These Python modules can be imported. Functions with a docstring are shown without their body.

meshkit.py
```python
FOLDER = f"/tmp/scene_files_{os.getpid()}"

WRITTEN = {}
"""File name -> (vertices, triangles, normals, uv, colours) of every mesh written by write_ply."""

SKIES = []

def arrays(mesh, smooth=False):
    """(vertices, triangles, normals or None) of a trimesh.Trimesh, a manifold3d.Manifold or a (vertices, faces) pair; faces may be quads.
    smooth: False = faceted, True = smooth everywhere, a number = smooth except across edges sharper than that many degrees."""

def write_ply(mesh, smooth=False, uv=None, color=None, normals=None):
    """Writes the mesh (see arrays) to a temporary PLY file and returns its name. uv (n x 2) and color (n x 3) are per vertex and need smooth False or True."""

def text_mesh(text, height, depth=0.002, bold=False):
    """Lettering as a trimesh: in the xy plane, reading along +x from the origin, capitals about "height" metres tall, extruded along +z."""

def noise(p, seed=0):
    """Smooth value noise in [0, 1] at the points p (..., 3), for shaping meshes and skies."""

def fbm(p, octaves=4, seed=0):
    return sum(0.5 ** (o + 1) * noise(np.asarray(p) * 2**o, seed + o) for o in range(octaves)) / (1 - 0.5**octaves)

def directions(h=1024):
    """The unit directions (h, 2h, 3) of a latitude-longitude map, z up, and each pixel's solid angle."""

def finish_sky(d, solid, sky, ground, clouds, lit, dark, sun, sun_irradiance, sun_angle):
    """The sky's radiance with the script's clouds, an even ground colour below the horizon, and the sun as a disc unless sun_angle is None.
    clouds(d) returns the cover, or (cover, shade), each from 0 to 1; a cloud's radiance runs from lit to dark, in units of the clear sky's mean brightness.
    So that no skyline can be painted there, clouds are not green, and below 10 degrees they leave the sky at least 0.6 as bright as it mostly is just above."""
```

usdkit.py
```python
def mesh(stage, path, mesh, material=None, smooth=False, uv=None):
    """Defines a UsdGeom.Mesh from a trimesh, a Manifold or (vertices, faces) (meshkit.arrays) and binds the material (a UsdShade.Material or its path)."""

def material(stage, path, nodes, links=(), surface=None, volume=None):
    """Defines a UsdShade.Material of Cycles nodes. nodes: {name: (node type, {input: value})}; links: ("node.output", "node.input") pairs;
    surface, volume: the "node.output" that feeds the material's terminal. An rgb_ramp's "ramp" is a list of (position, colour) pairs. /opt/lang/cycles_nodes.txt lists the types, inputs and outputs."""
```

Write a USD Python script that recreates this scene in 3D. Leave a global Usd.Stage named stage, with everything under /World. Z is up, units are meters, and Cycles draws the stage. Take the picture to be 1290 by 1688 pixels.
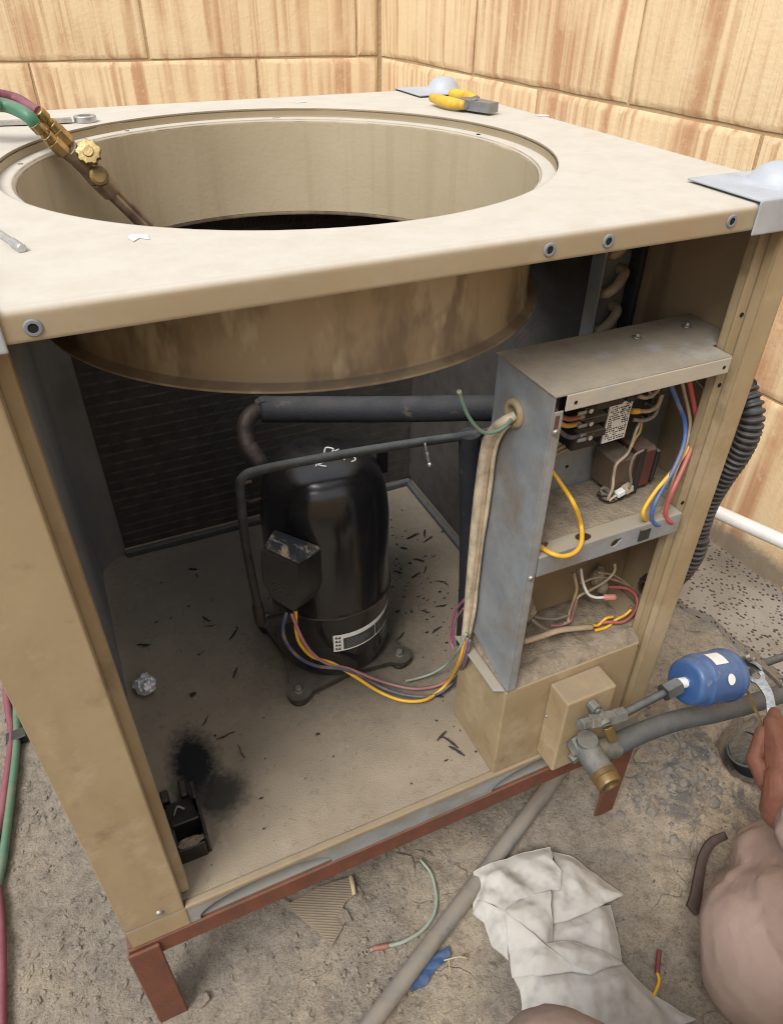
import math, random
import numpy as np
import trimesh, manifold3d as m3
from shapely.geometry import Polygon, Point, LineString, box as sbox
from shapely import affinity
from pxr import Usd, UsdGeom, UsdLux, UsdShade, Gf, Sdf
import usdkit, meshkit

# ------------------------------------------------------------------ camera, sky, sun, exposure
stage = Usd.Stage.CreateInMemory()
UsdGeom.SetStageUpAxis(stage, 'Z'); UsdGeom.SetStageMetersPerUnit(stage, 1.0)
UsdGeom.Xform.Define(stage, '/World')
EXPOSURE, SKY, SUN, SUN_ANGLE = 1.2, 0.064, 0.41, 28.0
SUN_AZ, SUN_EL = math.radians(236), math.radians(53)
cam = UsdGeom.Camera.Define(stage, '/World/camera')
cam.CreateHorizontalApertureAttr(36.0); cam.CreateVerticalApertureAttr(36.0 * 1024 / 782)
cam.CreateFocalLengthAttr(33.15); cam.CreateClippingRangeAttr(Gf.Vec2f(0.02, 500)); cam.CreateExposureAttr(EXPOSURE)
cam.AddTransformOp().Set(Gf.Matrix4d(0.9098, -0.4149, 0.0078, 0, 0.2460, 0.5543, 0.7952, 0, -0.3343, -0.7215, 0.6063, 0, 0.137, -0.515, 1.292, 1))
rot = SUN_AZ
usdkit.material(stage, '/World/Looks/sky', {
    'tc': ('texture_coordinate', {}),
    'sky': ('sky_texture', {'sky_type': 'single_scattering', 'sun_disc': False, 'sun_elevation': SUN_EL, 'sun_rotation': rot}),
    'n': ('noise_texture', {'scale': 2.2, 'detail': 5.0, 'roughness': 0.55}),
    'r': ('rgb_ramp', {'ramp': [(0.25, (0.62, 0.62, 0.62)), (0.7, (0.92, 0.92, 0.92))]}),
    'cloud': ('color', {'value': (8.9, 9.15, 9.5)}),
    'm': ('mix', {}),
    'bg': ('background_shader', {'strength': SKY})},
    [('tc.generated', 'n.vector'), ('n.fac', 'r.fac'), ('r.color', 'm.fac'), ('sky.color', 'm.color1'), ('cloud.color', 'm.color2'), ('m.color', 'bg.color')], surface='bg.background')
dome = UsdLux.DomeLight.Define(stage, '/World/sky')
UsdShade.MaterialBindingAPI.Apply(dome.GetPrim()).Bind(UsdShade.Material.Get(stage, '/World/Looks/sky'))
dome.GetPrim().SetCustomDataByKey('kind', 'structure'); dome.GetPrim().SetCustomDataByKey('label', 'bright hazy overcast sky'); dome.GetPrim().SetCustomDataByKey('category', 'sky')
sun = UsdLux.DistantLight.Define(stage, '/World/sun')
sun.CreateIntensityAttr(SUN); sun.CreateAngleAttr(SUN_ANGLE); sun.CreateColorAttr(Gf.Vec3f(1.0, 0.975, 0.94)); sun.CreateNormalizeAttr(True)
sd = np.array([math.sin(SUN_AZ) * math.cos(SUN_EL), math.cos(SUN_AZ) * math.cos(SUN_EL), math.sin(SUN_EL)])
zx = sd; xx = np.cross([0, 0, 1.0], zx); xx /= np.linalg.norm(xx); yx = np.cross(zx, xx)
sun.AddTransformOp().Set(Gf.Matrix4d(*xx, 0, *yx, 0, *zx, 0, 0, 0, 0, 1))

D = {
    'discharge': [[0.3275, 0.3, 0.446],[0.2968, 0.295, 0.4581],[0.2856, 0.29, 0.4784],[0.285, 0.29, 0.5089],[0.2807, 0.29, 0.6256],[0.2827, 0.29, 0.7009],[0.2846, 0.29, 0.7308],[0.2919, 0.29, 0.7427],[0.3116, 0.29, 0.7471],[0.3919, 0.285, 0.7473],[0.4973, 0.275, 0.746],[0.5526, 0.27, 0.7441],[0.6491, 0.262, 0.7403],[0.7, 0.28, 0.735],[0.73, 0.33, 0.7]],
    'schrader': [[0.55, 0.265, 0.7455],[0.5499, 0.258, 0.7342],[0.5515, 0.25, 0.7168]],
    'suction_bare': [[0.3402, 0.39, 0.6819],[0.3278, 0.41, 0.7059],[0.3291, 0.43, 0.7179],[0.3336, 0.44, 0.7326],[0.348, 0.45, 0.743],[0.3705, 0.4625, 0.74]],
    'suction_ins': [[0.3673, 0.4618, 0.74],[0.4429, 0.4286, 0.74],[0.5118, 0.3983, 0.74],[0.5989, 0.3621, 0.74],[0.6779, 0.3296, 0.74],[0.745, 0.31, 0.73]],
    'vert_ins': [[0.6258, 0.26, 0.7346],[0.6331, 0.26, 0.6506],[0.6383, 0.26, 0.565],[0.6464, 0.26, 0.4418],[0.6571, 0.26, 0.284]],
    'w_yellow_loop': [[0.6106, 0.07, 0.8154],[0.6225, 0.05, 0.7936],[0.6235, 0.02, 0.7817],[0.6418, 0.02, 0.7436],[0.6296, 0.0, 0.7358],[0.6141, -0.01, 0.7326],[0.5967, -0.012, 0.7335],[0.5832, -0.008, 0.738],[0.5797, 0.01, 0.7346]],
    'w_blue_loop': [[0.7249, 0.03, 0.9383],[0.7388, 0.03, 0.913],[0.7607, 0.03, 0.8808],[0.7805, 0.03, 0.8515],[0.7783, 0.02, 0.8276],[0.763, 0.01, 0.8021],[0.7469, 0.005, 0.7781],[0.7344, 0.0, 0.7572],[0.7373, 0.0, 0.7372],[0.7504, 0.0, 0.7222],[0.7764, 0.01, 0.7147],[0.8055, 0.03, 0.7047]],
    'w_beige_a': [[0.749, 0.035, 0.9315],[0.7684, 0.035, 0.8967],[0.7891, 0.035, 0.8595],[0.7929, 0.03, 0.84],[0.7824, 0.02, 0.8177],[0.7661, 0.01, 0.7923],[0.7666, 0.01, 0.7597],[0.7632, 0.01, 0.7318],[0.7633, 0.02, 0.7097]],
    'w_red_loop': [[0.7557, 0.03, 0.9324],[0.7745, 0.03, 0.8978],[0.7919, 0.03, 0.8657],[0.8019, 0.03, 0.8422],[0.7936, 0.02, 0.8193],[0.7778, 0.01, 0.7982],[0.7599, 0.0, 0.7776],[0.7572, 0.0, 0.755],[0.7605, 0.0, 0.7348],[0.7745, 0.0, 0.7185],[0.8152, 0.02, 0.6921]],
    'w_yellow_b': [[0.8432, 0.04, 0.8661],[0.8318, 0.04, 0.8541],[0.8194, 0.04, 0.8414],[0.8069, 0.03, 0.8306],[0.7862, 0.02, 0.8124],[0.7588, 0.01, 0.7943],[0.7359, 0.005, 0.7767],[0.7196, 0.0, 0.7589],[0.7219, 0.0, 0.744],[0.744, 0.01, 0.723]],
    'w_grey_b': [[0.8429, 0.045, 0.8721],[0.8281, 0.045, 0.8584],[0.8195, 0.045, 0.8405],[0.8208, 0.045, 0.8253]],
    'w_beige_top': [[0.8042, 0.06, 0.8978],[0.8218, 0.06, 0.8802],[0.8453, 0.06, 0.8644],[0.8699, 0.06, 0.8531]],
    'w_pink_b': [[0.8086, 0.035, 0.8336],[0.8132, 0.035, 0.7966],[0.8175, 0.035, 0.7529],[0.8283, 0.035, 0.72],[0.8394, 0.035, 0.696]],
    'w_red_c': [[0.5869, 0.04, 0.9089],[0.6012, 0.045, 0.8925],[0.6242, 0.055, 0.878],[0.6423, 0.06, 0.8736]],
    'w_yellow_c': [[0.5849, 0.04, 0.9019],[0.601, 0.045, 0.8848],[0.6224, 0.055, 0.8696],[0.6423, 0.06, 0.8647]],
    'w_blue_c': [[0.5863, 0.04, 0.894],[0.6006, 0.045, 0.8778],[0.6193, 0.055, 0.859],[0.6352, 0.06, 0.8482],[0.6486, 0.06, 0.8466]],
    'w_beige_c': [[0.601, 0.06, 0.8274],[0.6368, 0.085, 0.8155],[0.6542, 0.085, 0.8191],[0.6768, 0.085, 0.8205]],
    'w_beige_d': [[0.6022, 0.06, 0.8202],[0.6398, 0.085, 0.8086],[0.6599, 0.085, 0.8132],[0.6824, 0.085, 0.8155]],
    'w_r1': [[0.7417, 0.05, 0.9263],[0.7469, 0.05, 0.9059],[0.7432, 0.05, 0.8908],[0.7301, 0.05, 0.8856],[0.7163, 0.05, 0.8902]],
    'w_r2': [[0.713, 0.05, 0.928],[0.7191, 0.05, 0.9154],[0.7285, 0.05, 0.8979],[0.7389, 0.05, 0.8837]],
    'w_r3': [[0.7533, 0.05, 0.8847],[0.751, 0.05, 0.8704],[0.7395, 0.05, 0.8656],[0.7221, 0.05, 0.8687]],
    'w_r4': [[0.7585, 0.055, 0.8662],[0.7549, 0.055, 0.8527],[0.7409, 0.055, 0.8492],[0.7228, 0.055, 0.8543]],
    'w_d1': [[0.7389, 0.06, 0.8444],[0.7356, 0.06, 0.8288],[0.7345, 0.06, 0.8113],[0.7197, 0.05, 0.8075],[0.7022, 0.045, 0.8017],[0.7019, 0.045, 0.7836],[0.7047, 0.045, 0.7642],[0.7061, 0.05, 0.7423]],
    'w_d2': [[0.7424, 0.06, 0.8453],[0.7429, 0.06, 0.8296],[0.7378, 0.06, 0.8203],[0.7352, 0.06, 0.8084]],
    'w_d3': [[0.7409, 0.045, 0.8121],[0.7282, 0.045, 0.8065],[0.7269, 0.045, 0.7859],[0.7343, 0.045, 0.7652],[0.733, 0.045, 0.7551]],
    'w_d4': [[0.7087, 0.05, 0.7395],[0.7145, 0.05, 0.7437],[0.7235, 0.05, 0.7468]],
    'w_dark': [[0.7498, 0.085, 0.7931],[0.7401, 0.085, 0.7768],[0.7378, 0.085, 0.7534],[0.7385, 0.085, 0.7334]],
    'l_white': [[0.7065, 0.07, 0.6062],[0.7152, 0.07, 0.5794],[0.72, 0.06, 0.562],[0.7311, 0.055, 0.5535],[0.745, 0.05, 0.5524]],
    'l_pinkterm': [[0.7447, 0.05, 0.5538],[0.77, 0.05, 0.5363]],
    'l_beige1': [[0.7699, 0.07, 0.5926],[0.7729, 0.07, 0.576],[0.7605, 0.07, 0.5623],[0.7368, 0.07, 0.5542],[0.713, 0.07, 0.5474],[0.7125, 0.07, 0.5224],[0.7087, 0.07, 0.5021],[0.6886, 0.06, 0.5122]],
    'l_beige2': [[0.6947, 0.07, 0.6024],[0.7067, 0.07, 0.5682],[0.7061, 0.07, 0.5439],[0.7031, 0.07, 0.5199],[0.6952, 0.06, 0.512]],
    'l_pink': [[0.7022, 0.06, 0.5544],[0.7004, 0.06, 0.5302],[0.6994, 0.06, 0.5128],[0.6835, 0.06, 0.5105],[0.664, 0.06, 0.5176]],
    'l_grey1': [[0.6336, 0.065, 0.5445],[0.651, 0.065, 0.5335],[0.6741, 0.065, 0.5226],[0.696, 0.065, 0.5211]],
    'l_grey2': [[0.6174, 0.05, 0.5593],[0.6349, 0.05, 0.5383],[0.6533, 0.05, 0.5217],[0.6763, 0.05, 0.5117],[0.6991, 0.05, 0.5057],[0.7221, 0.05, 0.501]],
    'l_red': [[0.723, 0.05, 0.4967],[0.7402, 0.05, 0.4946],[0.7523, 0.04, 0.5068],[0.7782, 0.035, 0.5005],[0.8016, 0.04, 0.5018],[0.8166, 0.05, 0.5113],[0.8175, 0.06, 0.5214],[0.8046, 0.07, 0.5305],[0.7768, 0.08, 0.5351]],
    'l_yellow1': [[0.706, 0.045, 0.5075],[0.7224, 0.045, 0.5083],[0.7408, 0.045, 0.5004],[0.7533, 0.045, 0.5094],[0.7674, 0.045, 0.5074]],
    'l_yellow2': [[0.7321, 0.04, 0.4972],[0.755, 0.04, 0.4952],[0.7698, 0.04, 0.5046],[0.786, 0.04, 0.5082],[0.7955, 0.04, 0.5159]],
    'l_red2': [[0.71, 0.045, 0.5148],[0.734, 0.045, 0.4955],[0.7616, 0.045, 0.4836],[0.796, 0.045, 0.4849],[0.7996, 0.045, 0.5162]],
    'l_beige3': [[0.751, 0.08, 0.5746],[0.7829, 0.08, 0.5579],[0.8124, 0.08, 0.5317],[0.8384, 0.08, 0.5049]],
    'l_cable': [[0.8272, 0.05, 0.5366],[0.8232, 0.05, 0.5216],[0.8239, 0.05, 0.5018]],
    'l_sheath': [[0.5965, 0.035, 0.5388],[0.6252, 0.035, 0.536],[0.6563, 0.035, 0.5349],[0.6897, 0.035, 0.5255],[0.7188, 0.035, 0.5155]],
    'l_x1': [[0.7202, 0.08, 0.5642],[0.7533, 0.08, 0.564],[0.788, 0.08, 0.546],[0.8285, 0.08, 0.5153],[0.8532, 0.08, 0.4952]],
    'l_x2': [[0.7135, 0.085, 0.589],[0.7363, 0.085, 0.5414],[0.7719, 0.085, 0.4977],[0.8129, 0.085, 0.4745]],
    'h_sleeve': [[0.552, 0.0584, 0.8983],[0.542, 0.0633, 0.8904],[0.542, 0.0837, 0.8668],[0.542, 0.0954, 0.8397],[0.542, 0.0985, 0.8077],[0.542, 0.0998, 0.7615],[0.542, 0.1012, 0.712],[0.542, 0.1012, 0.6602],[0.542, 0.1004, 0.5997],[0.542, 0.0996, 0.5468],[0.542, 0.1008, 0.4923]],
    'h_purple': [[0.556, 0.0645, 0.8973],[0.548, 0.0748, 0.886],[0.548, 0.0946, 0.8643],[0.548, 0.1049, 0.8438]],
    'h_wire2': [[0.555, 0.0617, 0.8913],[0.549, 0.0756, 0.868],[0.549, 0.0868, 0.8345],[0.549, 0.0879, 0.7857],[0.549, 0.0898, 0.7376],[0.549, 0.0932, 0.685],[0.549, 0.0939, 0.6196],[0.549, 0.0933, 0.5619],[0.549, 0.1021, 0.4905]],
    'h_wire3': [[0.555, 0.062, 0.8927],[0.546, 0.0784, 0.8672],[0.546, 0.0911, 0.8327],[0.546, 0.0939, 0.7827],[0.546, 0.0934, 0.736],[0.546, 0.0943, 0.6748],[0.546, 0.0953, 0.6196],[0.546, 0.0965, 0.5722],[0.546, 0.1016, 0.4988]],
    'h_pinkbit': [[0.538, 0.0766, 0.6707],[0.538, 0.0804, 0.6242],[0.538, 0.086, 0.5849],[0.538, 0.0889, 0.5584]],
    'h_yellow': [[0.54, 0.0941, 0.5089],[0.54, 0.1047, 0.4517],[0.565, 0.1656, 0.33],[0.5463, 0.171, 0.3],[0.5143, 0.1649, 0.301],[0.4815, 0.1796, 0.301],[0.4532, 0.2092, 0.304],[0.4172, 0.228, 0.3405],[0.3859, 0.242, 0.3724],[0.3525, 0.247, 0.4006],[0.3342, 0.245, 0.4409],[0.3296, 0.245, 0.473],[0.3331, 0.25, 0.5089]],
    'h_red': [[0.541, 0.0914, 0.515],[0.541, 0.0983, 0.4606],[0.5686, 0.1665, 0.335],[0.5504, 0.1834, 0.3],[0.5109, 0.1931, 0.301],[0.4772, 0.2196, 0.301],[0.4446, 0.228, 0.3254],[0.4095, 0.235, 0.3566],[0.3749, 0.24, 0.3798],[0.351, 0.24, 0.4158],[0.3352, 0.238, 0.4611],[0.3249, 0.245, 0.5118]],
    'h_blue': [[0.543, 0.0877, 0.514],[0.543, 0.0942, 0.4586],[0.5756, 0.1637, 0.33],[0.548, 0.1674, 0.3],[0.5111, 0.1747, 0.301],[0.4772, 0.1997, 0.301],[0.4459, 0.226, 0.3128],[0.403, 0.232, 0.3599],[0.3537, 0.238, 0.3876],[0.3261, 0.24, 0.4216],[0.3105, 0.24, 0.462],[0.3096, 0.245, 0.4883],[0.319, 0.25, 0.5122]],
    'h_green': [[0.538, 0.0911, 0.5255],[0.538, 0.1078, 0.4738],[0.5761, 0.1918, 0.34],[0.5548, 0.2044, 0.31],[0.529, 0.211, 0.301],[0.5049, 0.2145, 0.301]],
    'h_magenta': [[0.545, 0.1138, 0.5714],[0.545, 0.1339, 0.5324],[0.545, 0.1439, 0.4908],[0.545, 0.142, 0.4592],[0.545, 0.1307, 0.4472]],
    'h_magenta2': [[0.545, 0.1147, 0.5524],[0.545, 0.1304, 0.5192],[0.545, 0.1373, 0.484],[0.545, 0.136, 0.4583]],
    'h_greentop': [[0.4733, 0.05, 0.9459],[0.4778, 0.05, 0.9339],[0.4855, 0.05, 0.9172],[0.4956, 0.05, 0.9024],[0.507, 0.05, 0.8915],[0.5209, 0.05, 0.8888],[0.5335, 0.05, 0.8927],[0.5439, 0.055, 0.8959]],
    'spanner': [[0.0676, 0.683, 1.118],[0.1115, 0.685, 1.118],[0.1563, 0.6771, 1.118],[0.2009, 0.6747, 1.118],[0.2224, 0.6765, 1.118]],
    'rod_top': [[0.0891, 0.1911, 1.117],[0.0999, 0.1536, 1.117],[0.108, 0.128, 1.117],[0.1141, 0.1076, 1.117]],
    'pl_h1': [[0.7322, 0.6333, 1.125],[0.7322, 0.5868, 1.125],[0.7437, 0.5508, 1.125]],
    'pl_h2': [[0.781, 0.664, 1.125],[0.7923, 0.6381, 1.125],[0.7879, 0.5915, 1.125]],
    'pl_head': [[0.7572, 0.5689, 1.122],[0.7645, 0.5413, 1.122],[0.7724, 0.5143, 1.122]],
    'rim': [[0.1777, 0.5783, 1.112]],
    'tip': [[0.2642, 0.5948, 0.99]],
    'torch_a': [[0.1559, 0.5294, 1.142]],
    'torch_up': [[0.1549, 0.4738, 1.15]],
    'hose_g': [[0.1569, 0.5055, 1.141],[0.1458, 0.5248, 1.147],[0.1319, 0.5539, 1.152],[0.1197, 0.5599, 1.155],[0.1007, 0.5517, 1.157]],
    'hose_r': [[0.1619, 0.5309, 1.144],[0.1523, 0.5466, 1.15],[0.1393, 0.5716, 1.157],[0.1221, 0.5737, 1.162],[0.1033, 0.5716, 1.165]],
    'hose_g2': [[-0.178, 0.7683, 0.012],[-0.1824, 0.6816, 0.012],[-0.1848, 0.6168, 0.012],[-0.1903, 0.5573, 0.012],[-0.1991, 0.4889, 0.012],[-0.2124, 0.3894, 0.012],[-0.2217, 0.3333, 0.012],[-0.2467, 0.2354, 0.012]],
    'hose_r2': [[-0.199, 0.7237, 0.012],[-0.1931, 0.6447, 0.012],[-0.1971, 0.5909, 0.012],[-0.2069, 0.5207, 0.012],[-0.216, 0.4555, 0.012],[-0.2307, 0.3852, 0.012]],
    'hose_m': [[-0.233, 0.362, 0.012],[-0.2255, 0.2897, 0.012],[-0.2222, 0.2243, 0.012],[-0.2226, 0.1652, 0.012],[-0.2253, 0.0868, 0.012],[-0.2282, 0.0287, 0.012]],
    'tape': [[-0.1995, 0.6236, 0.02],[-0.1707, 0.6235, 0.02]],
    'g_rod': [[0.2389, -0.1657, 0.021],[0.3187, -0.1295, 0.021],[0.4025, -0.0874, 0.021],[0.505, -0.0449, 0.021],[0.6244, 0.0104, 0.021],[0.752, 0.0714, 0.021],[0.8183, 0.1046, 0.021]],
    'gw': [[0.3531, -0.0536, 0.006],[0.3786, -0.058, 0.006],[0.4135, -0.0553, 0.006],[0.442, -0.0418, 0.006],[0.4582, -0.0218, 0.006],[0.4657, -0.0027, 0.006],[0.4709, 0.0239, 0.006],[0.4648, 0.0529, 0.006]],
    'gw_term': [[0.3177, -0.0476, 0.006],[0.3286, -0.0475, 0.006],[0.3531, -0.0536, 0.006]],
    'yw': [[0.7544, -0.2431, 0.006],[0.7391, -0.2579, 0.006],[0.7292, -0.2679, 0.006]],
    'yw2': [[0.7292, -0.2679, 0.006],[0.7241, -0.278, 0.006],[0.7084, -0.2877, 0.006],[0.699, -0.2916, 0.006]],
    'strap': [[0.985, -0.1462, 0.03],[0.9516, -0.1462, 0.03],[0.9174, -0.1611, 0.03],[0.8834, -0.1867, 0.03],[0.8565, -0.2082, 0.03],[0.8353, -0.2224, 0.03]],
    'foil': [[0.0935, 0.3883, 0.3]],
    'soot1': [[0.1357, 0.2099, 0.285]],
    'soot2': [[0.1567, 0.1382, 0.285]],
    'clip': [[0.0785, 0.1594, 0.29],[0.1218, 0.1506, 0.29],[0.1278, 0.1089, 0.29],[0.1127, 0.0614, 0.29],[0.08, 0.0667, 0.29]],
    'blue_scrap': [[0.3831, -0.1057, 0.004],[0.4134, -0.0999, 0.004],[0.4405, -0.0973, 0.004],[0.4359, -0.1101, 0.004],[0.4053, -0.1157, 0.004],[0.3823, -0.129, 0.004],[0.3593, -0.1279, 0.004]],
    'cardboard': [[0.2126, 0.0935, 0.004],[0.2272, 0.078, 0.004],[0.2521, 0.0801, 0.004],[0.2777, 0.0832, 0.004],[0.3193, 0.0794, 0.004],[0.3384, 0.0754, 0.004],[0.3325, 0.0438, 0.004],[0.3154, 0.0404, 0.004],[0.2924, 0.0215, 0.004],[0.2955, 0.0042, 0.004],[0.2667, -0.0176, 0.004],[0.2552, 0.012, 0.004],[0.2385, 0.0405, 0.004],[0.2241, 0.0685, 0.004]],
    'hole': [[1.1282, 0.0118, 0.0],[1.1733, 0.032, 0.0],[1.1244, -0.0255, 0.0],[1.1339, -0.0644, 0.0],[1.1666, -0.0923, 0.0]],
    'slab': [[1.3517, 0.344, 0.0],[1.3776, 0.2981, 0.0],[1.3871, 0.1713, 0.0],[1.3895, 0.0761, -0.0]],
    'pvc': [[1.4016, 0.4675, 0.25],[1.4199, 0.4218, 0.25],[1.4801, 0.2623, 0.25],[1.5296, 0.1278, 0.25]],
    'cond': [[0.88, 0.0527, 0.8717],[0.88, 0.0373, 0.868],[0.88, 0.0191, 0.8471],[0.88, 0.0138, 0.8191],[0.88, 0.0179, 0.7828],[0.88, 0.0288, 0.7393],[0.88, 0.037, 0.6949],[0.88, 0.0376, 0.6489],[0.88, 0.0323, 0.6279],[0.88, 0.0324, 0.5977],[0.88, 0.0431, 0.5563],[0.88, 0.0601, 0.5204]],
    'suction_line': [[0.6887, -0.055, 0.3407],[0.7356, -0.05, 0.3279],[0.7956, -0.05, 0.3261],[0.8738, -0.05, 0.3139],[0.9627, -0.05, 0.2847],[1.0762, -0.04, 0.2373],[1.2177, -0.02, 0.1761],[1.4407, 0.02, 0.0676]],
    'liq_line': [[0.6791, -0.055, 0.4346],[0.7062, -0.055, 0.4338],[0.7515, -0.055, 0.4293],[0.8022, -0.055, 0.4199]],
    'drier': [[0.8224, -0.05, 0.4294],[0.8353, -0.05, 0.4257],[0.9872, -0.05, 0.3802],[1.0089, -0.05, 0.3727]],
    'liq2': [[0.9948, -0.05, 0.381],[1.0471, -0.045, 0.3658],[1.1341, -0.03, 0.3295],[1.3828, 0.02, 0.2082]],
    'hex1': [[0.7959, -0.053, 0.4194],[0.8232, -0.053, 0.4182]],
    'wr1': [[0.9823, -0.055, 0.4113],[1.0051, -0.062, 0.371],[1.0152, -0.09, 0.3284],[0.971, -0.1375, 0.348],[0.9618, -0.1652, 0.33]],
    'wr2': [[0.9622, -0.055, 0.4349],[1.0003, -0.055, 0.4057],[1.0525, -0.055, 0.3478],[1.0814, -0.055, 0.3148]],
    'lv': [[0.6401, -0.055, 0.445],[0.6791, -0.055, 0.4346],[0.7018, -0.055, 0.425],[0.6929, -0.055, 0.4071],[0.6715, -0.055, 0.4688]],
    'sv': [[0.6457, -0.055, 0.3622],[0.688, -0.055, 0.3442],[0.6653, -0.055, 0.373],[0.7403, -0.055, 0.2412],[0.6662, -0.055, 0.3947],[0.6428, -0.055, 0.3486]],
    'cap': [[0.7051, -0.06, 0.3009],[0.7404, -0.06, 0.2397]],
    'contactor': [[0.6125, 0.06, 0.9023],[0.6852, 0.06, 0.88],[0.7188, 0.06, 0.8815],[0.7212, 0.06, 0.8262],[0.6839, 0.06, 0.8276],[0.6412, 0.06, 0.9038],[0.7099, 0.06, 0.9049]],
    'terminals': [[0.6503, 0.065, 0.8691],[0.6542, 0.065, 0.8583],[0.6571, 0.065, 0.8443]],
    'transf': [[0.7076, 0.06, 0.7975],[0.7526, 0.06, 0.7976],[0.7736, 0.06, 0.7395],[0.7288, 0.06, 0.7377],[0.8034, 0.06, 0.7607],[0.8075, 0.06, 0.7299]],
    'mesh': [[0.715, 0.06, 0.7249]],
    'conn': [[0.7187, 0.05, 0.7463],[0.7378, 0.05, 0.7524]],
    'lowtrans': [[0.7255, 0.09, 0.5745],[0.7957, 0.09, 0.561],[0.7994, 0.09, 0.5217],[0.7397, 0.09, 0.5319]],
    'lowgrom': [[0.6119, 0.05, 0.5759]],
    'cring': [[0.826, 0.0492, 0.5427]],
    'ubends': [[0.7668, 0.19, 0.9931],[0.7905, 0.19, 0.9745],[0.7846, 0.19, 0.9596],[0.771, 0.19, 0.96],[0.7663, 0.19, 0.9472],[0.7903, 0.19, 0.9288],[0.7869, 0.19, 0.91],[0.7728, 0.19, 0.9107],[0.767, 0.19, 1.0154],[0.7871, 0.19, 1.01]],
    'ovals': [[0.0925, 0.008, 0.2523],[0.2864, 0.008, 0.2457],[0.5495, 0.008, 0.2454],[0.7821, 0.008, 0.2172]],
    'shelfholes': [[0.5852, 0.0158, 0.735],[0.642, 0.0044, 0.735]],
    'shelfhole2': [[0.6842, 0.0, 0.7134],[0.7302, 0.0, 0.7139]],
    'boxtopholes': [[0.7234, 0.0802, 0.95],[0.7991, 0.0816, 0.95]],
    'bolts': [[0.3243, 0.2704, 0.305],[0.5158, 0.2551, 0.305]],
    'debris': [[0.2425, 0.3631, 0.288],[0.1634, 0.3447, 0.288],[0.2327, 0.6659, 0.288],[0.2367, 0.6438, 0.288],[0.2266, 0.494, 0.288],[0.1943, 0.2413, 0.288],[0.1702, 0.2831, 0.288],[0.2099, 0.2019, 0.288],[0.1057, 0.4962, 0.288],[0.2629, 0.454, 0.288],[0.2254, 0.5136, 0.288],[0.6162, 0.3603, 0.288],[0.6831, 0.4248, 0.288],[0.5201, 0.081, 0.288],[0.5227, 0.0613, 0.288],[0.5147, 0.096, 0.288],[0.7252, 0.5778, 0.288],[0.6961, 0.5792, 0.288],[0.6602, 0.55, 0.288],[0.6725, 0.5012, 0.288],[0.6714, 0.4704, 0.288],[0.6156, 0.485, 0.288],[0.7218, 0.5563, 0.288],[0.6459, 0.4614, 0.288],[0.6508, 0.5004, 0.288],[0.653, 0.362, 0.288],[0.544, 0.1698, 0.288],[0.6902, 0.4118, 0.288],[0.5677, 0.382, 0.288],[0.5463, 0.3222, 0.288],[0.6156, 0.3081, 0.288]],
    'chalk': [[0.1993, 0.1137, 1.1145],[0.5494, 0.7346, 1.1145],[0.8389, 0.4853, 1.1145]],
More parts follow.
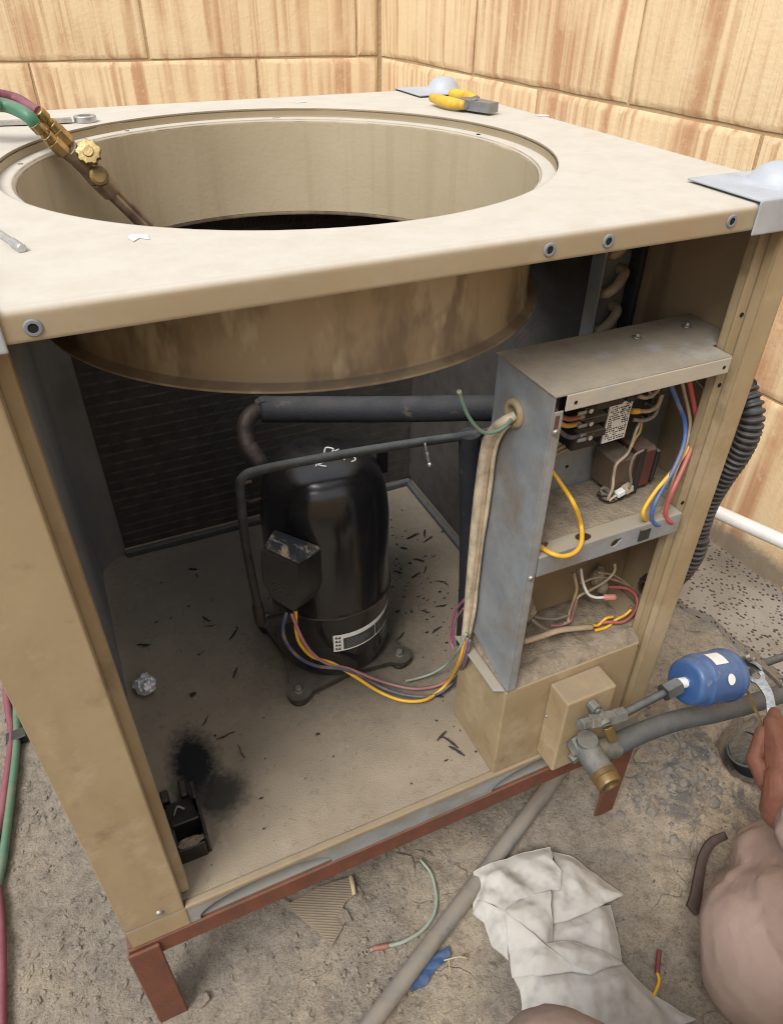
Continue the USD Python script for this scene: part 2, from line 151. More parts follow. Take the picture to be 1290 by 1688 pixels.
    'cloth': [[0.5335, -0.0066, 0.01],[0.626, -0.0099, 0.01],[0.6856, -0.0245, 0.01],[0.6869, -0.0399, 0.01],[0.733, -0.1083, 0.01],[0.7559, -0.146, 0.01],[0.7185, -0.1524, 0.01],[0.7075, -0.1952, 0.01],[0.6857, -0.2257, 0.01],[0.6926, -0.2765, 0.01],[0.735, -0.3441, 0.01],[0.6776, -0.3488, 0.01],[0.5121, -0.2738, 0.01],[0.4984, -0.2421, 0.01],[0.5098, -0.2074, 0.01],[0.5109, -0.1774, 0.01],[0.52, -0.1555, 0.01],[0.5095, -0.1159, 0.01],[0.5059, -0.0617, 0.01]],
    'hand': [[0.9422, -0.1568, 0.34],[0.9169, -0.1606, 0.34],[0.8924, -0.1997, 0.34],[0.8825, -0.2321, 0.34],[0.8731, -0.248, 0.34]],
}
FLAPS = [[[0.5327, -0.0157, 0.03],[0.5676, -0.0169, 0.035],[0.6278, -0.022, 0.03],[0.6809, -0.0335, 0.03],[0.6649, -0.0595, 0.045],[0.6661, -0.0832, 0.05],[0.6432, -0.1102, 0.052],[0.6297, -0.1031, 0.05],[0.5751, -0.0943, 0.05],[0.5449, -0.0985, 0.048],[0.5226, -0.0639, 0.03],[0.5185, -0.0551, 0.016],[0.5071, -0.0644, 0.006]],[[0.6854, -0.0324, 0.012],[0.7154, -0.0604, 0.012],[0.7385, -0.1126, 0.012],[0.7507, -0.1517, 0.022],[0.694, -0.1538, 0.036],[0.6325, -0.1527, 0.04],[0.6064, -0.1461, 0.038],[0.6329, -0.1004, 0.042],[0.667, -0.0782, 0.04]],[[0.5748, -0.0929, 0.046],[0.6265, -0.1057, 0.058],[0.6078, -0.1381, 0.052],[0.5895, -0.1691, 0.04],[0.5751, -0.1687, 0.046],[0.5579, -0.1367, 0.052],[0.5402, -0.1034, 0.056]],[[0.5428, -0.1011, 0.052],[0.5566, -0.138, 0.055],[0.572, -0.1714, 0.054],[0.5958, -0.2131, 0.05],[0.5908, -0.2189, 0.046],[0.5455, -0.203, 0.044],[0.5061, -0.1847, 0.036],[0.5214, -0.1502, 0.034]],[[0.5184, -0.0498, 0.012],[0.5238, -0.0625, 0.026],[0.5455, -0.0994, 0.044],[0.5173, -0.1574, 0.02],[0.5086, -0.1242, 0.004],[0.5156, -0.0862, 0.004],[0.5065, -0.0659, 0.003]],[[0.6101, -0.137, 0.028],[0.6352, -0.1505, 0.034],[0.697, -0.1516, 0.03],[0.7264, -0.1522, 0.006],[0.706, -0.1974, 0.005],[0.6867, -0.2328, 0.008],[0.6559, -0.2122, 0.03],[0.6229, -0.1819, 0.036],[0.5854, -0.169, 0.034]],[[0.5732, -0.1696, 0.05],[0.6189, -0.1843, 0.047],[0.6518, -0.2158, 0.044],[0.6772, -0.2404, 0.03],[0.6369, -0.2378, 0.05],[0.6119, -0.2343, 0.052],[0.5909, -0.2185, 0.047],[0.5946, -0.2134, 0.052]],[[0.5085, -0.1821, 0.03],[0.5486, -0.2004, 0.036],[0.5937, -0.2164, 0.04],[0.615, -0.2322, 0.045],[0.6416, -0.236, 0.043],[0.6811, -0.238, 0.022],[0.7019, -0.2876, 0.006],[0.7178, -0.3145, 0.005],[0.74, -0.3429, 0.005],[0.7008, -0.3357, 0.01],[0.6576, -0.3345, 0.02],[0.5715, -0.3157, 0.03],[0.5048, -0.2855, 0.03],[0.5023, -0.2251, 0.006],[0.5138, -0.1993, 0.012]]]

rng = np.random.default_rng(7); random.seed(7)
A = lambda k, i=None: np.array(D[k], float) if i is None else np.array(D[k][i], float)

# ------------------------------------------------------------------ materials
def mat(name, c1, c2=None, ns=7.0, rough=0.6, metal=0.0, bump=0.0004, bs=160.0, bevel=0.0, streak=None, streak2=None, dust=None, spots=None, rough2=None, contrast=0.18, coat=0.0, spec=0.5, rustn=None, extra=None, sss=0):
    c2 = c2 or tuple(x * 0.8 for x in c1)
    N = {'g': ('geometry', {}), 'n1': ('noise_texture', {'scale': ns, 'detail': 6.0, 'roughness': 0.62}),
         'r1': ('rgb_ramp', {'ramp': [(0.5 - contrast, c2), (0.5 + contrast, c1)]}),
         'nb': ('noise_texture', {'scale': bs, 'detail': 4.0, 'roughness': 0.65}), 'b': ('bump', {'strength': 1.0, 'distance': bump}),
         'p': ('principled_bsdf', {'roughness': rough, 'metallic': metal, 'specular_ior_level': spec, 'coat_weight': coat, 'coat_roughness': 0.15})}
    K = [('g.position', 'n1.vector'), ('g.position', 'nb.vector'), ('n1.fac', 'r1.fac'), ('nb.fac', 'b.height'), ('b.normal', 'p.normal')]
    cur = 'r1.color'
    def layer(tag, fac, col):
        nonlocal cur
        N['m' + tag] = ('mix', {'color2': col}); K.append((fac, f'm{tag}.fac')); K.append((cur, f'm{tag}.color1')); cur = f'm{tag}.color'
    for tag, s in (('s', streak), ('t', streak2)):
        if s:
            col, amt, sx, sz, lo, hi = s[:6]; msk = s[6] if len(s) > 6 else None
            N['mp' + tag] = ('mapping', {'scale': (sx, sx, sz), 'location': (3.1 if tag == 't' else 0, 0, 0)}); N['ns' + tag] = ('noise_texture', {'scale': 1.0, 'detail': 4.0, 'roughness': 0.6})
            N['rs' + tag] = ('rgb_ramp', {'ramp': [(lo, (0, 0, 0)), (hi, (amt, amt, amt))]})
            K += [('g.position', f'mp{tag}.vector'), (f'mp{tag}.vector', f'ns{tag}.vector'), (f'ns{tag}.fac', f'rs{tag}.fac')]
            if msk:
                N['nk' + tag] = ('noise_texture', {'scale': msk[0], 'detail': 3.0}); N['rk' + tag] = ('rgb_ramp', {'ramp': [(msk[1], (0, 0, 0)), (msk[2], (1, 1, 1))]}); N['mk' + tag] = ('mix', {'mix_type': 'multiply', 'fac': 1.0})
                K += [('g.position', f'nk{tag}.vector'), (f'nk{tag}.fac', f'rk{tag}.fac'), (f'rs{tag}.color', f'mk{tag}.color1'), (f'rk{tag}.color', f'mk{tag}.color2')]; layer(tag, f'mk{tag}.color', col)
            else: layer(tag, f'rs{tag}.color', col)
    if spots:
        col, sc, lo, hi, amt = spots
        N['nv'] = ('noise_texture', {'scale': sc, 'detail': 3.0, 'roughness': 0.7}); N['rv'] = ('rgb_ramp', {'ramp': [(lo, (0, 0, 0)), (hi, (amt, amt, amt))]})
        K += [('g.position', 'nv.vector'), ('nv.fac', 'rv.fac')]; layer('v', 'rv.color', col)
    if rustn:
        col, sc, lo, hi, amt = rustn
        N['nw'] = ('noise_texture', {'scale': sc, 'detail': 6.0, 'roughness': 0.7}); N['rw'] = ('rgb_ramp', {'ramp': [(lo, (0, 0, 0)), (hi, (amt, amt, amt))]})
        K += [('g.position', 'nw.vector'), ('nw.fac', 'rw.fac')]; layer('w', 'rw.color', col)
    if dust:
        col, amt = dust[:2]; even = dust[2] if len(dust) > 2 else 0.25
        N['sx'] = ('separate_xyz', {}); N['mr'] = ('map_range', {'from_min': 0.25, 'from_max': 0.95, 'to_min': 0.0, 'to_max': amt, 'clamp': True})
        N['nd'] = ('noise_texture', {'scale': 28.0, 'detail': 6.0, 'roughness': 0.7}); N['rd'] = ('rgb_ramp', {'ramp': [(0.3, (even, even, even)), (0.6, (1, 1, 1))]})
        N['dmath'] = ('math', {'math_type': 'multiply'}); N['bw'] = ('rgb_to_bw', {})
        K += [('g.normal', 'sx.vector'), ('sx.z', 'mr.value'), ('g.position', 'nd.vector'), ('nd.fac', 'rd.fac'), ('rd.color', 'bw.color'), ('mr.result', 'dmath.value1'), ('bw.val', 'dmath.value2')]
        layer('d', 'dmath.value', col)
        N['rm'] = ('mix_float', {'a': rough, 'b': 0.9}); K += [('dmath.value', 'rm.fac'), ('rm.result', 'p.roughness')]
        if metal: N['rk'] = ('mix_float', {'a': metal, 'b': 0.0}); K += [('dmath.value', 'rk.fac'), ('rk.result', 'p.metallic')]
    if extra:                                                 # soft soiled patches with a shape of their own: (centre, radii, colour, strength)
        N['nx'] = ('noise_texture', {'scale': 90.0, 'detail': 5.0, 'roughness': 0.75}); K.append(('g.position', 'nx.vector'))
        for i, (c, rad, col, amt) in enumerate(extra):
            N[f'xs{i}'] = ('mapping', {'location': tuple(-np.array(c) / np.array(rad)), 'scale': tuple(1 / np.array(rad))})
            N[f'xl{i}'] = ('vector_math', {'math_type': 'length'}); N[f'xa{i}'] = ('math', {'math_type': 'multiply_add', 'value2': 1.3})
            N[f'xr{i}'] = ('rgb_ramp', {'ramp': [(0.40, (amt, amt, amt)), (0.66, (0, 0, 0))]}); N[f'xm{i}'] = ('math', {'math_type': 'multiply', 'value2': 0.45})
            K += [('g.position', f'xs{i}.vector'), (f'xs{i}.vector', f'xl{i}.vector1'), ('nx.fac', f'xa{i}.value1'), (f'xl{i}.value', f'xa{i}.value3'), (f'xa{i}.value', f'xm{i}.value1'), (f'xm{i}.value', f'xr{i}.fac')]
            N[f'xa{i}'][1]['value2'] = 0.85 if i < 2 else 0.75
            layer(f'x{i}', f'xr{i}.color', col)
    K.append((cur, 'p.base_color'))
    if bevel:
        N['bv'] = ('bevel', {'samples': 4, 'radius': bevel}); K.append(('bv.bevel', 'b.normal'))
    return usdkit.material(stage, f'/World/Looks/{name}', N, K, surface='p.BSDF')

DUST = (0.215, 0.17, 0.12)
M = {}
M['cover'] = mat('tan_cover', (0.31, 0.245, 0.155), (0.26, 0.20, 0.122), ns=3.2, rough=0.5, bevel=0.004, bump=0.0002, dust=((0.49, 0.45, 0.385), 0.95, 0.78), streak=((0.30, 0.20, 0.10), 0.5, 18, 3, 0.56, 0.72), spots=((0.30, 0.235, 0.155), 38, 0.66, 0.78, 0.45), rustn=((0.36, 0.32, 0.265), 5.5, 0.52, 0.70, 0.45))
M['tan'] = mat('tan_panel', (0.335, 0.257, 0.150), (0.265, 0.198, 0.112), ns=5, rough=0.5, bevel=0.004, bump=0.00025, dust=(DUST, 0.8), streak=((0.24, 0.165, 0.085), 0.6, 14, 5, 0.5, 0.68), spots=((0.175, 0.125, 0.07), 17, 0.59, 0.72, 0.65), rustn=((0.40, 0.325, 0.215), 7, 0.52, 0.64, 0.65))
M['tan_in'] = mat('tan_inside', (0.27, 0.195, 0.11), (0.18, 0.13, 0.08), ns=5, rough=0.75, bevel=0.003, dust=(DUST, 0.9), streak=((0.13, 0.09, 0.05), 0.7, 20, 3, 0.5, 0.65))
M['shroud'] = mat('shroud_paint', (0.38, 0.305, 0.20), (0.32, 0.25, 0.165), ns=4, rough=0.6, bevel=0.003, dust=(DUST, 0.6), streak=((0.175, 0.132, 0.09), 0.8, 14, 5.5, 0.47, 0.58), streak2=((0.47, 0.40, 0.285), 0.7, 20, 8, 0.545, 0.62))
M['shroud_in'] = mat('shroud_lining', (0.44, 0.365, 0.245), (0.385, 0.315, 0.205), ns=5, rough=0.5, dust=(DUST, 0.6), streak=((0.32, 0.25, 0.155), 0.5, 30, 1.2, 0.5, 0.66), rustn=((0.30, 0.15, 0.05), 26, 0.68, 0.78, 0.6))
M['galv'] = mat('galvanised_steel', (0.40, 0.43, 0.455), (0.27, 0.295, 0.32), ns=16, rough=0.5, metal=0.5, bevel=0.003, bump=0.0002, dust=((0.285, 0.235, 0.165), 1.0, 0.6), rustn=((0.27, 0.215, 0.14), 9, 0.46, 0.66, 0.75))
M['lip_dusty'] = mat('dust_covered_lip', (0.40, 0.345, 0.255), (0.30, 0.29, 0.265), ns=14, rough=0.8, bevel=0.002)
M['old_pipe'] = mat('old_conduit', (0.27, 0.27, 0.265), (0.165, 0.155, 0.145), ns=14, rough=0.55, metal=0.35, bump=0.0004, bs=200, dust=((0.23, 0.195, 0.15), 0.8), rustn=((0.30, 0.25, 0.18), 17, 0.48, 0.64, 0.8), spots=((0.14, 0.085, 0.05), 60, 0.62, 0.74, 0.7))
M['galv_top'] = mat('dust_caked_steel', (0.295, 0.25, 0.185), (0.215, 0.185, 0.145), ns=20, rough=0.92, bump=0.0012, bs=420, bevel=0.002, rustn=((0.30, 0.32, 0.34), 11, 0.56, 0.70, 0.8))
M['galv_clean'] = mat('zinc_plate', (0.42, 0.445, 0.475), (0.33, 0.35, 0.375), ns=22, rough=0.55, metal=0.3, bevel=0.003, bump=0.0002, dust=((0.40, 0.41, 0.425), 0.7))
M['galv_dark'] = mat('galvanised_recess', (0.30, 0.32, 0.32), (0.22, 0.225, 0.21), ns=12, rough=0.6, metal=0.35, dust=(DUST, 0.5), rustn=((0.25, 0.19, 0.11), 12, 0.52, 0.7, 0.7))
M['lining_dark'] = mat('sooty_lining', (0.17, 0.165, 0.155), (0.10, 0.098, 0.092), ns=5, rough=0.7, metal=0.0, bump=0.0004, streak=((0.21, 0.20, 0.18), 0.5, 12, 2, 0.5, 0.7))
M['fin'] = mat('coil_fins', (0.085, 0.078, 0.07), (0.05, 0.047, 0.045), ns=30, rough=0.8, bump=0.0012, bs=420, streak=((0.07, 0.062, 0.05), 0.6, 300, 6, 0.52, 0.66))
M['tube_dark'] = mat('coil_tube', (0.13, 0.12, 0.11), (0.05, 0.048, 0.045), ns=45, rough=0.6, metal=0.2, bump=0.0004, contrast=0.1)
M['ubend'] = mat('dusty_copper', (0.50, 0.41, 0.27), (0.32, 0.25, 0.17), ns=45, rough=0.65, metal=0.3, dust=(DUST, 0.7))
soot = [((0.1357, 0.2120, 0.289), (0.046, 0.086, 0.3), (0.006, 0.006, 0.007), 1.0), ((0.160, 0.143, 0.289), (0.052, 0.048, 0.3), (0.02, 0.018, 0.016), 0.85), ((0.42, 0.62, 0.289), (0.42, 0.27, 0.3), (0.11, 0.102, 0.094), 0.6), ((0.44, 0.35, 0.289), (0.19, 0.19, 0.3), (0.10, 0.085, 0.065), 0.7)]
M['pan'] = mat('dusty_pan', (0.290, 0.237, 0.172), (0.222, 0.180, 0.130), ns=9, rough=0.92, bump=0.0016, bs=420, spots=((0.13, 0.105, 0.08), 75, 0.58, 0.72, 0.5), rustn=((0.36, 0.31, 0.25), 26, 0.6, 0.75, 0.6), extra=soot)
M['lint'] = mat('dust_lint', (0.295, 0.24, 0.172), (0.185, 0.147, 0.105), ns=60, rough=1.0, bump=0.004, bs=240)
M['black'] = mat('black_enamel', (0.006, 0.006, 0.008), (0.009, 0.0085, 0.009), ns=8, rough=0.17, bump=0.00006, bs=40, coat=0.15, dust=((0.05, 0.044, 0.038), 0.25), rustn=((0.03, 0.026, 0.023), 18, 0.6, 0.75, 0.4))
M['black_foot'] = mat('black_foot_paint', (0.012, 0.012, 0.013), (0.05, 0.043, 0.035), ns=40, rough=0.55, dust=((0.13, 0.105, 0.08), 0.55))
M['plastic_black'] = mat('black_plastic', (0.007, 0.007, 0.008), (0.011, 0.011, 0.011), ns=12, rough=0.24, bevel=0.003, dust=((0.16, 0.14, 0.11), 0.22))
M['cover_top'] = mat('stained_plastic', (0.045, 0.05, 0.06), (0.022, 0.025, 0.03), ns=14, rough=0.3, bevel=0.002, rustn=((0.36, 0.29, 0.20), 30, 0.50, 0.58, 0.9))
M['foam'] = mat('foam_insulation', (0.014, 0.016, 0.022), (0.022, 0.024, 0.03), ns=18, rough=0.8, bump=0.0012, bs=300, dust=((0.085, 0.08, 0.075), 0.5), rustn=((0.17, 0.14, 0.10), 30, 0.60, 0.72, 0.6))
M['foam_grey'] = mat('foam_insulation_dusty', (0.075, 0.08, 0.085), (0.045, 0.048, 0.052), ns=18, rough=0.85, bump=0.0014, bs=260, dust=((0.15, 0.14, 0.125), 0.6))
M['pipe_dark'] = mat('tarnished_copper', (0.06, 0.068, 0.07), (0.035, 0.035, 0.035), ns=50, rough=0.6, metal=0.3, bump=0.0008, bs=400, dust=((0.14, 0.15, 0.145), 0.8))
M['pipe_burn'] = mat('burnt_copper', (0.03, 0.025, 0.023), (0.065, 0.040, 0.027), ns=30, rough=0.55, metal=0.3, bump=0.001)
M['brass'] = mat('worn_brass', (0.60, 0.45, 0.20), (0.30, 0.20, 0.09), ns=60, rough=0.3, metal=0.9, bevel=0.0012)
M['bronze'] = mat('dull_bronze', (0.40, 0.30, 0.205), (0.19, 0.14, 0.10), ns=40, rough=0.36, metal=0.55)
M['brass_old'] = mat('old_brass', (0.24, 0.155, 0.055), (0.13, 0.09, 0.045), ns=40, rough=0.5, metal=0.6)
M['valve'] = mat('corroded_valve', (0.16, 0.175, 0.165), (0.085, 0.085, 0.08), ns=55, rough=0.65, metal=0.35, bump=0.0008, bs=260, dust=((0.24, 0.21, 0.16), 0.5), rustn=((0.30, 0.24, 0.13), 40, 0.58, 0.7, 0.6))
M['chrome'] = mat('chrome_tool', (0.60, 0.61, 0.62), (0.42, 0.42, 0.42), ns=90, rough=0.32, metal=0.85, bump=0.00015)
M['tool_steel'] = mat('spanner_steel', (0.32, 0.325, 0.33), (0.18, 0.18, 0.18), ns=90, rough=0.34, metal=0.85)
M['rust'] = mat('red_oxide_steel', (0.165, 0.050, 0.023), (0.09, 0.031, 0.018), ns=26, rough=0.7, bevel=0.002, bump=0.001, bs=260, dust=((0.20, 0.105, 0.065), 0.5), streak=((0.085, 0.045, 0.03), 0.7, 60, 22, 0.52, 0.65))
M['blue'] = mat('blue_enamel', (0.026, 0.075, 0.20), (0.024, 0.064, 0.17), ns=12, rough=0.38, bump=0.0003, dust=((0.20, 0.25, 0.35), 0.35), rustn=((0.28, 0.33, 0.40), 42, 0.62, 0.74, 0.6))
M['white'] = mat('white_label', (0.72, 0.72, 0.70), (0.62, 0.61, 0.58), ns=30, rough=0.5)
M['ink'] = mat('label_ink', (0.03, 0.03, 0.03), (0.05, 0.05, 0.05), rough=0.6)
M['pvc'] = mat('white_pvc', (0.74, 0.74, 0.73), (0.64, 0.63, 0.60), ns=14, rough=0.4, dust=((0.5, 0.46, 0.40), 0.3))
M['corr'] = mat('black_conduit', (0.014, 0.015, 0.017), (0.02, 0.02, 0.022), rough=0.45, dust=((0.14, 0.13, 0.12), 0.5))
M['screw'] = mat('zinc_screw', (0.35, 0.34, 0.32), (0.2, 0.19, 0.17), rough=0.5, metal=0.7)
M['gasket'] = mat('grey_gasket', (0.20, 0.215, 0.23), (0.15, 0.16, 0.17), rough=0.7)
M['void'] = mat('dark_hole', (0.006, 0.006, 0.006), rough=0.9)
M['foil'] = mat('aluminium_foil', (0.80, 0.81, 0.83), (0.62, 0.63, 0.65), ns=120, rough=0.42, metal=0.45, bump=0.0006, bs=300)
M['cardboard'] = mat('cardboard', (0.235, 0.185, 0.13), (0.185, 0.15, 0.11), ns=22, rough=0.95, bump=0.0006)
M['scrap_blue'] = mat('blue_plastic_scrap', (0.03, 0.07, 0.17), (0.05, 0.075, 0.13), rough=0.6)
M['yellow_grip'] = mat('yellow_grip', (0.66, 0.42, 0.03), (0.45, 0.27, 0.03), ns=50, rough=0.45)
M['plier'] = mat('plier_steel', (0.30, 0.31, 0.32), (0.18, 0.19, 0.2), ns=40, rough=0.4, metal=0.8)
M['chalk'] = mat('blue_chalk', (0.50, 0.52, 0.565), (0.53, 0.495, 0.44), ns=120, rough=0.9, contrast=0.1)
M['straw'] = mat('dry_straw', (0.50, 0.40, 0.24), rough=0.9)
M['skin'] = mat('brown_skin', (0.165, 0.064, 0.039), (0.115, 0.044, 0.027), ns=40, rough=0.5, bump=0.0006, bs=300)
M['hair'] = mat('black_hair', (0.012, 0.010, 0.009), rough=0.6, bump=0.002, bs=300)
M['shirt'] = mat('beige_shirt', (0.275, 0.195, 0.160), (0.22, 0.152, 0.122), ns=9, rough=0.8, bump=0.0012, bs=45)
M['trouser'] = mat('beige_trousers', (0.28, 0.20, 0.165), (0.225, 0.155, 0.120), ns=6, rough=0.8, bump=0.0012, bs=38)
M['strap'] = mat('brown_strap', (0.085, 0.058, 0.05), (0.06, 0.042, 0.036), ns=60, rough=0.9, bump=0.001, bs=400)
M['cloth'] = mat('white_cloth', (0.50, 0.485, 0.455), (0.42, 0.39, 0.345), ns=10, rough=0.85, bump=0.0004, bs=600, spots=((0.27, 0.25, 0.225), 16, 0.5, 0.72, 0.8), rustn=((0.40, 0.31, 0.20), 9, 0.6, 0.76, 0.6))
M['trans'] = mat('transformer_core', (0.13, 0.085, 0.055), (0.09, 0.065, 0.045), rough=0.7, bevel=0.002, dust=(DUST, 0.8))
M['trans_red'] = mat('transformer_winding', (0.15, 0.045, 0.03), (0.09, 0.04, 0.03), rough=0.6, bevel=0.002, dust=(DUST, 0.8))
M['contact'] = mat('contactor_case', (0.018, 0.018, 0.018), (0.03, 0.028, 0.026), rough=0.6, bevel=0.0015, dust=(DUST, 0.9))
M['scrap'] = mat('black_scrap', (0.015, 0.014, 0.013), (0.03, 0.027, 0.025), rough=0.85)
def wire(name, c, dusty=0.45, rough=0.45):
    M[name] = mat('wire_' + name, c, tuple(0.85 * x for x in c), ns=50, rough=rough, bump=0.0002, dust=(DUST, dusty), rustn=(DUST, 34, 0.42, 0.66, min(1.0, dusty * 1.4)))
for nm, c, d in (('w_yellow', (0.72, 0.40, 0.02), .12), ('w_yellow_dusty', (0.55, 0.33, 0.06), .6), ('w_blue', (0.035, 0.11, 0.33), .4), ('w_navy', (0.035, 0.055, 0.12), .5), ('w_red', (0.45, 0.065, 0.07), .35), ('w_darkred', (0.32, 0.06, 0.045), .5), ('w_pink', (0.38, 0.14, 0.16), .5), ('w_magenta', (0.30, 0.08, 0.16), .3), ('w_beige', (0.42, 0.32, 0.21), .6), ('w_cream', (0.56, 0.47, 0.34), .5), ('w_grey', (0.19, 0.17, 0.15), .6), ('w_white', (0.70, 0.68, 0.62), .2), ('w_green', (0.10, 0.22, 0.16), .5), ('w_palegreen', (0.30, 0.42, 0.34), .5), ('w_purple', (0.22, 0.17, 0.27), .4), ('w_black', (0.02, 0.02, 0.02), .3), ('w_maroon', (0.16, 0.02, 0.03), .2), ('hose_green', (0.045, 0.17, 0.10), .3), ('hose_red', (0.30, 0.035, 0.06), .1), ('hose_pale', (0.55, 0.20, 0.17), .2)):
    wire(nm, c, d)
M['hose_green_dusty'] = mat('hose_green_dusty', (0.05, 0.22, 0.12), (0.04, 0.17, 0.10), rough=0.5, dust=((0.30, 0.36, 0.29), 0.7))
M['hose_red_dusty'] = mat('hose_red_dusty', (0.17, 0.03, 0.055), (0.13, 0.025, 0.04), rough=0.5, dust=((0.27, 0.13, 0.135), 0.45))
M['block'] = mat('cast_stone', (0.71, 0.555, 0.345), (0.66, 0.50, 0.295), ns=3.5, rough=0.9, bump=0.0016, bs=70, streak=((0.43, 0.225, 0.115), 0.9, 19, 0.45, 0.48, 0.64, (4.0, 0.30, 0.52)), streak2=((0.44, 0.24, 0.12), 0.8, 50, 0.8, 0.49, 0.64, (3.2, 0.36, 0.56)), spots=((0.66, 0.53, 0.35), 30, 0.58, 0.72, 0.5), extra=[((1.60, 0.40, 0.050), (0.3, 0.30, 0.055), (0.17, 0.15, 0.125), 0.8), ((1.58, -0.2, 0.030), (0.3, 0.5, 0.05), (0.20, 0.175, 0.14), 0.7)])
M['rubble'] = mat('grey_rubble', (0.20, 0.178, 0.15), (0.105, 0.098, 0.09), ns=50, rough=0.95, bump=0.0008)
M['pebble'] = mat('pale_grit', (0.27, 0.24, 0.20), (0.20, 0.175, 0.145), ns=90, rough=0.95)
M['pebble_dark'] = mat('dark_grit', (0.075, 0.068, 0.06), (0.13, 0.115, 0.10), ns=70, rough=0.95)
M['mortar'] = mat('mortar', (0.47, 0.335, 0.19), (0.37, 0.26, 0.145), ns=14, rough=1.0, bump=0.003, bs=90)

def ground_material():
    n = {'g': ('geometry', {}), 'n1': ('noise_texture', {'scale': 3.2, 'detail': 8.0, 'roughness': 0.65}), 'n2': ('noise_texture', {'scale': 44.0, 'detail': 7.0, 'roughness': 0.75}), 'n3': ('noise_texture', {'scale': 260.0, 'detail': 5.0, 'roughness': 0.75}),
         'r1': ('rgb_ramp', {'ramp': [(0.34, (0.235, 0.207, 0.172)), (0.5, (0.295, 0.256, 0.205)), (0.64, (0.39, 0.325, 0.245))]}),
         'r2': ('rgb_ramp', {'ramp': [(0.3, (0.45, 0.45, 0.46)), (0.52, (1, 1, 1)), (0.75, (1.22, 1.2, 1.16))]}), 'm1': ('mix', {'mix_type': 'multiply', 'fac': 0.75}),
         'r3': ('rgb_ramp', {'ramp': [(0.33, (0.45, 0.44, 0.43)), (0.5, (1, 1, 1)), (0.7, (1.2, 1.18, 1.15))]}), 'm2': ('mix', {'mix_type': 'multiply', 'fac': 0.7}),
         'v': ('voronoi_texture', {'feature': 'distance_to_edge', 'scale': 9.0}), 'nw': ('noise_texture', {'scale': 7.0, 'detail': 3.0}), 'av': ('vector_math', {'math_type': 'multiply_add', 'vector2': (0.16, 0.16, 0.0)}),
         'rv': ('rgb_ramp', {'ramp': [(0.0, (1, 1, 1)), (0.012, (0, 0, 0))]}), 'mk': ('rgb_ramp', {'ramp': [(0.52, (0, 0, 0)), (0.64, (0.45, 0.45, 0.45))]}), 'mm': ('mix', {'mix_type': 'multiply', 'fac': 1.0}), 'm3': ('mix', {'color2': (0.08, 0.07, 0.06)}),
         'nq': ('noise_texture', {'scale': 11.0, 'detail': 5.0, 'roughness': 0.7, 'distortion': 0.6}), 'px': ('mapping', {'location': (-1.05 / 0.36, 0.02 / 0.3, 0), 'scale': (1 / 0.36, 1 / 0.3, 0)}), 'pl': ('vector_math', {'math_type': 'length'}), 'pr': ('rgb_ramp', {'ramp': [(0.2, (1, 1, 1)), (0.9, (0, 0, 0))]}),
         'qr': ('rgb_ramp', {'ramp': [(0.5, (0, 0, 0)), (0.58, (0.8, 0.8, 0.8))]}), 'qm': ('mix', {'mix_type': 'multiply', 'fac': 1.0}), 'm4': ('mix', {'color2': (0.095, 0.097, 0.10)}),
         'hs': ('math', {'math_type': 'multiply_add', 'value2': 0.35}), 'h2': ('math', {'math_type': 'multiply_add', 'value2': -0.5}), 'b': ('bump', {'strength': 1.0, 'distance': 0.009}), 'p': ('principled_bsdf', {'roughness': 0.95, 'specular_ior_level': 0.2})}
    k = [('g.position', f'{a}.vector') for a in ('n1', 'n2', 'n3', 'nw', 'nq', 'px')] + [('nw.color', 'av.vector1'), ('g.position', 'av.vector3'), ('av.vector', 'v.vector'), ('v.distance', 'rv.fac'), ('n1.fac', 'r1.fac'), ('n2.fac', 'r2.fac'), ('n3.fac', 'r3.fac'), ('r1.color', 'm1.color1'), ('r2.color', 'm1.color2'), ('m1.color', 'm2.color1'), ('r3.color', 'm2.color2'),
         ('n1.fac', 'mk.fac'), ('rv.color', 'mm.color1'), ('mk.color', 'mm.color2'), ('mm.color', 'm3.fac'), ('m2.color', 'm3.color1'), ('px.vector', 'pl.vector1'), ('pl.value', 'pr.fac'), ('nq.fac', 'qr.fac'), ('pr.color', 'qm.color1'), ('qr.color', 'qm.color2'), ('qm.color', 'm4.fac'), ('m3.color', 'm4.color1'), ('m4.color', 'p.base_color'),
         ('n3.fac', 'hs.value1'), ('n2.fac', 'hs.value3'), ('mm.color', 'h2.value1'), ('hs.value', 'h2.value3'), ('h2.value', 'b.height'), ('b.normal', 'p.normal')]
    return usdkit.material(stage, '/World/Looks/ground', n, k, surface='p.BSDF')
M['ground'] = ground_material()
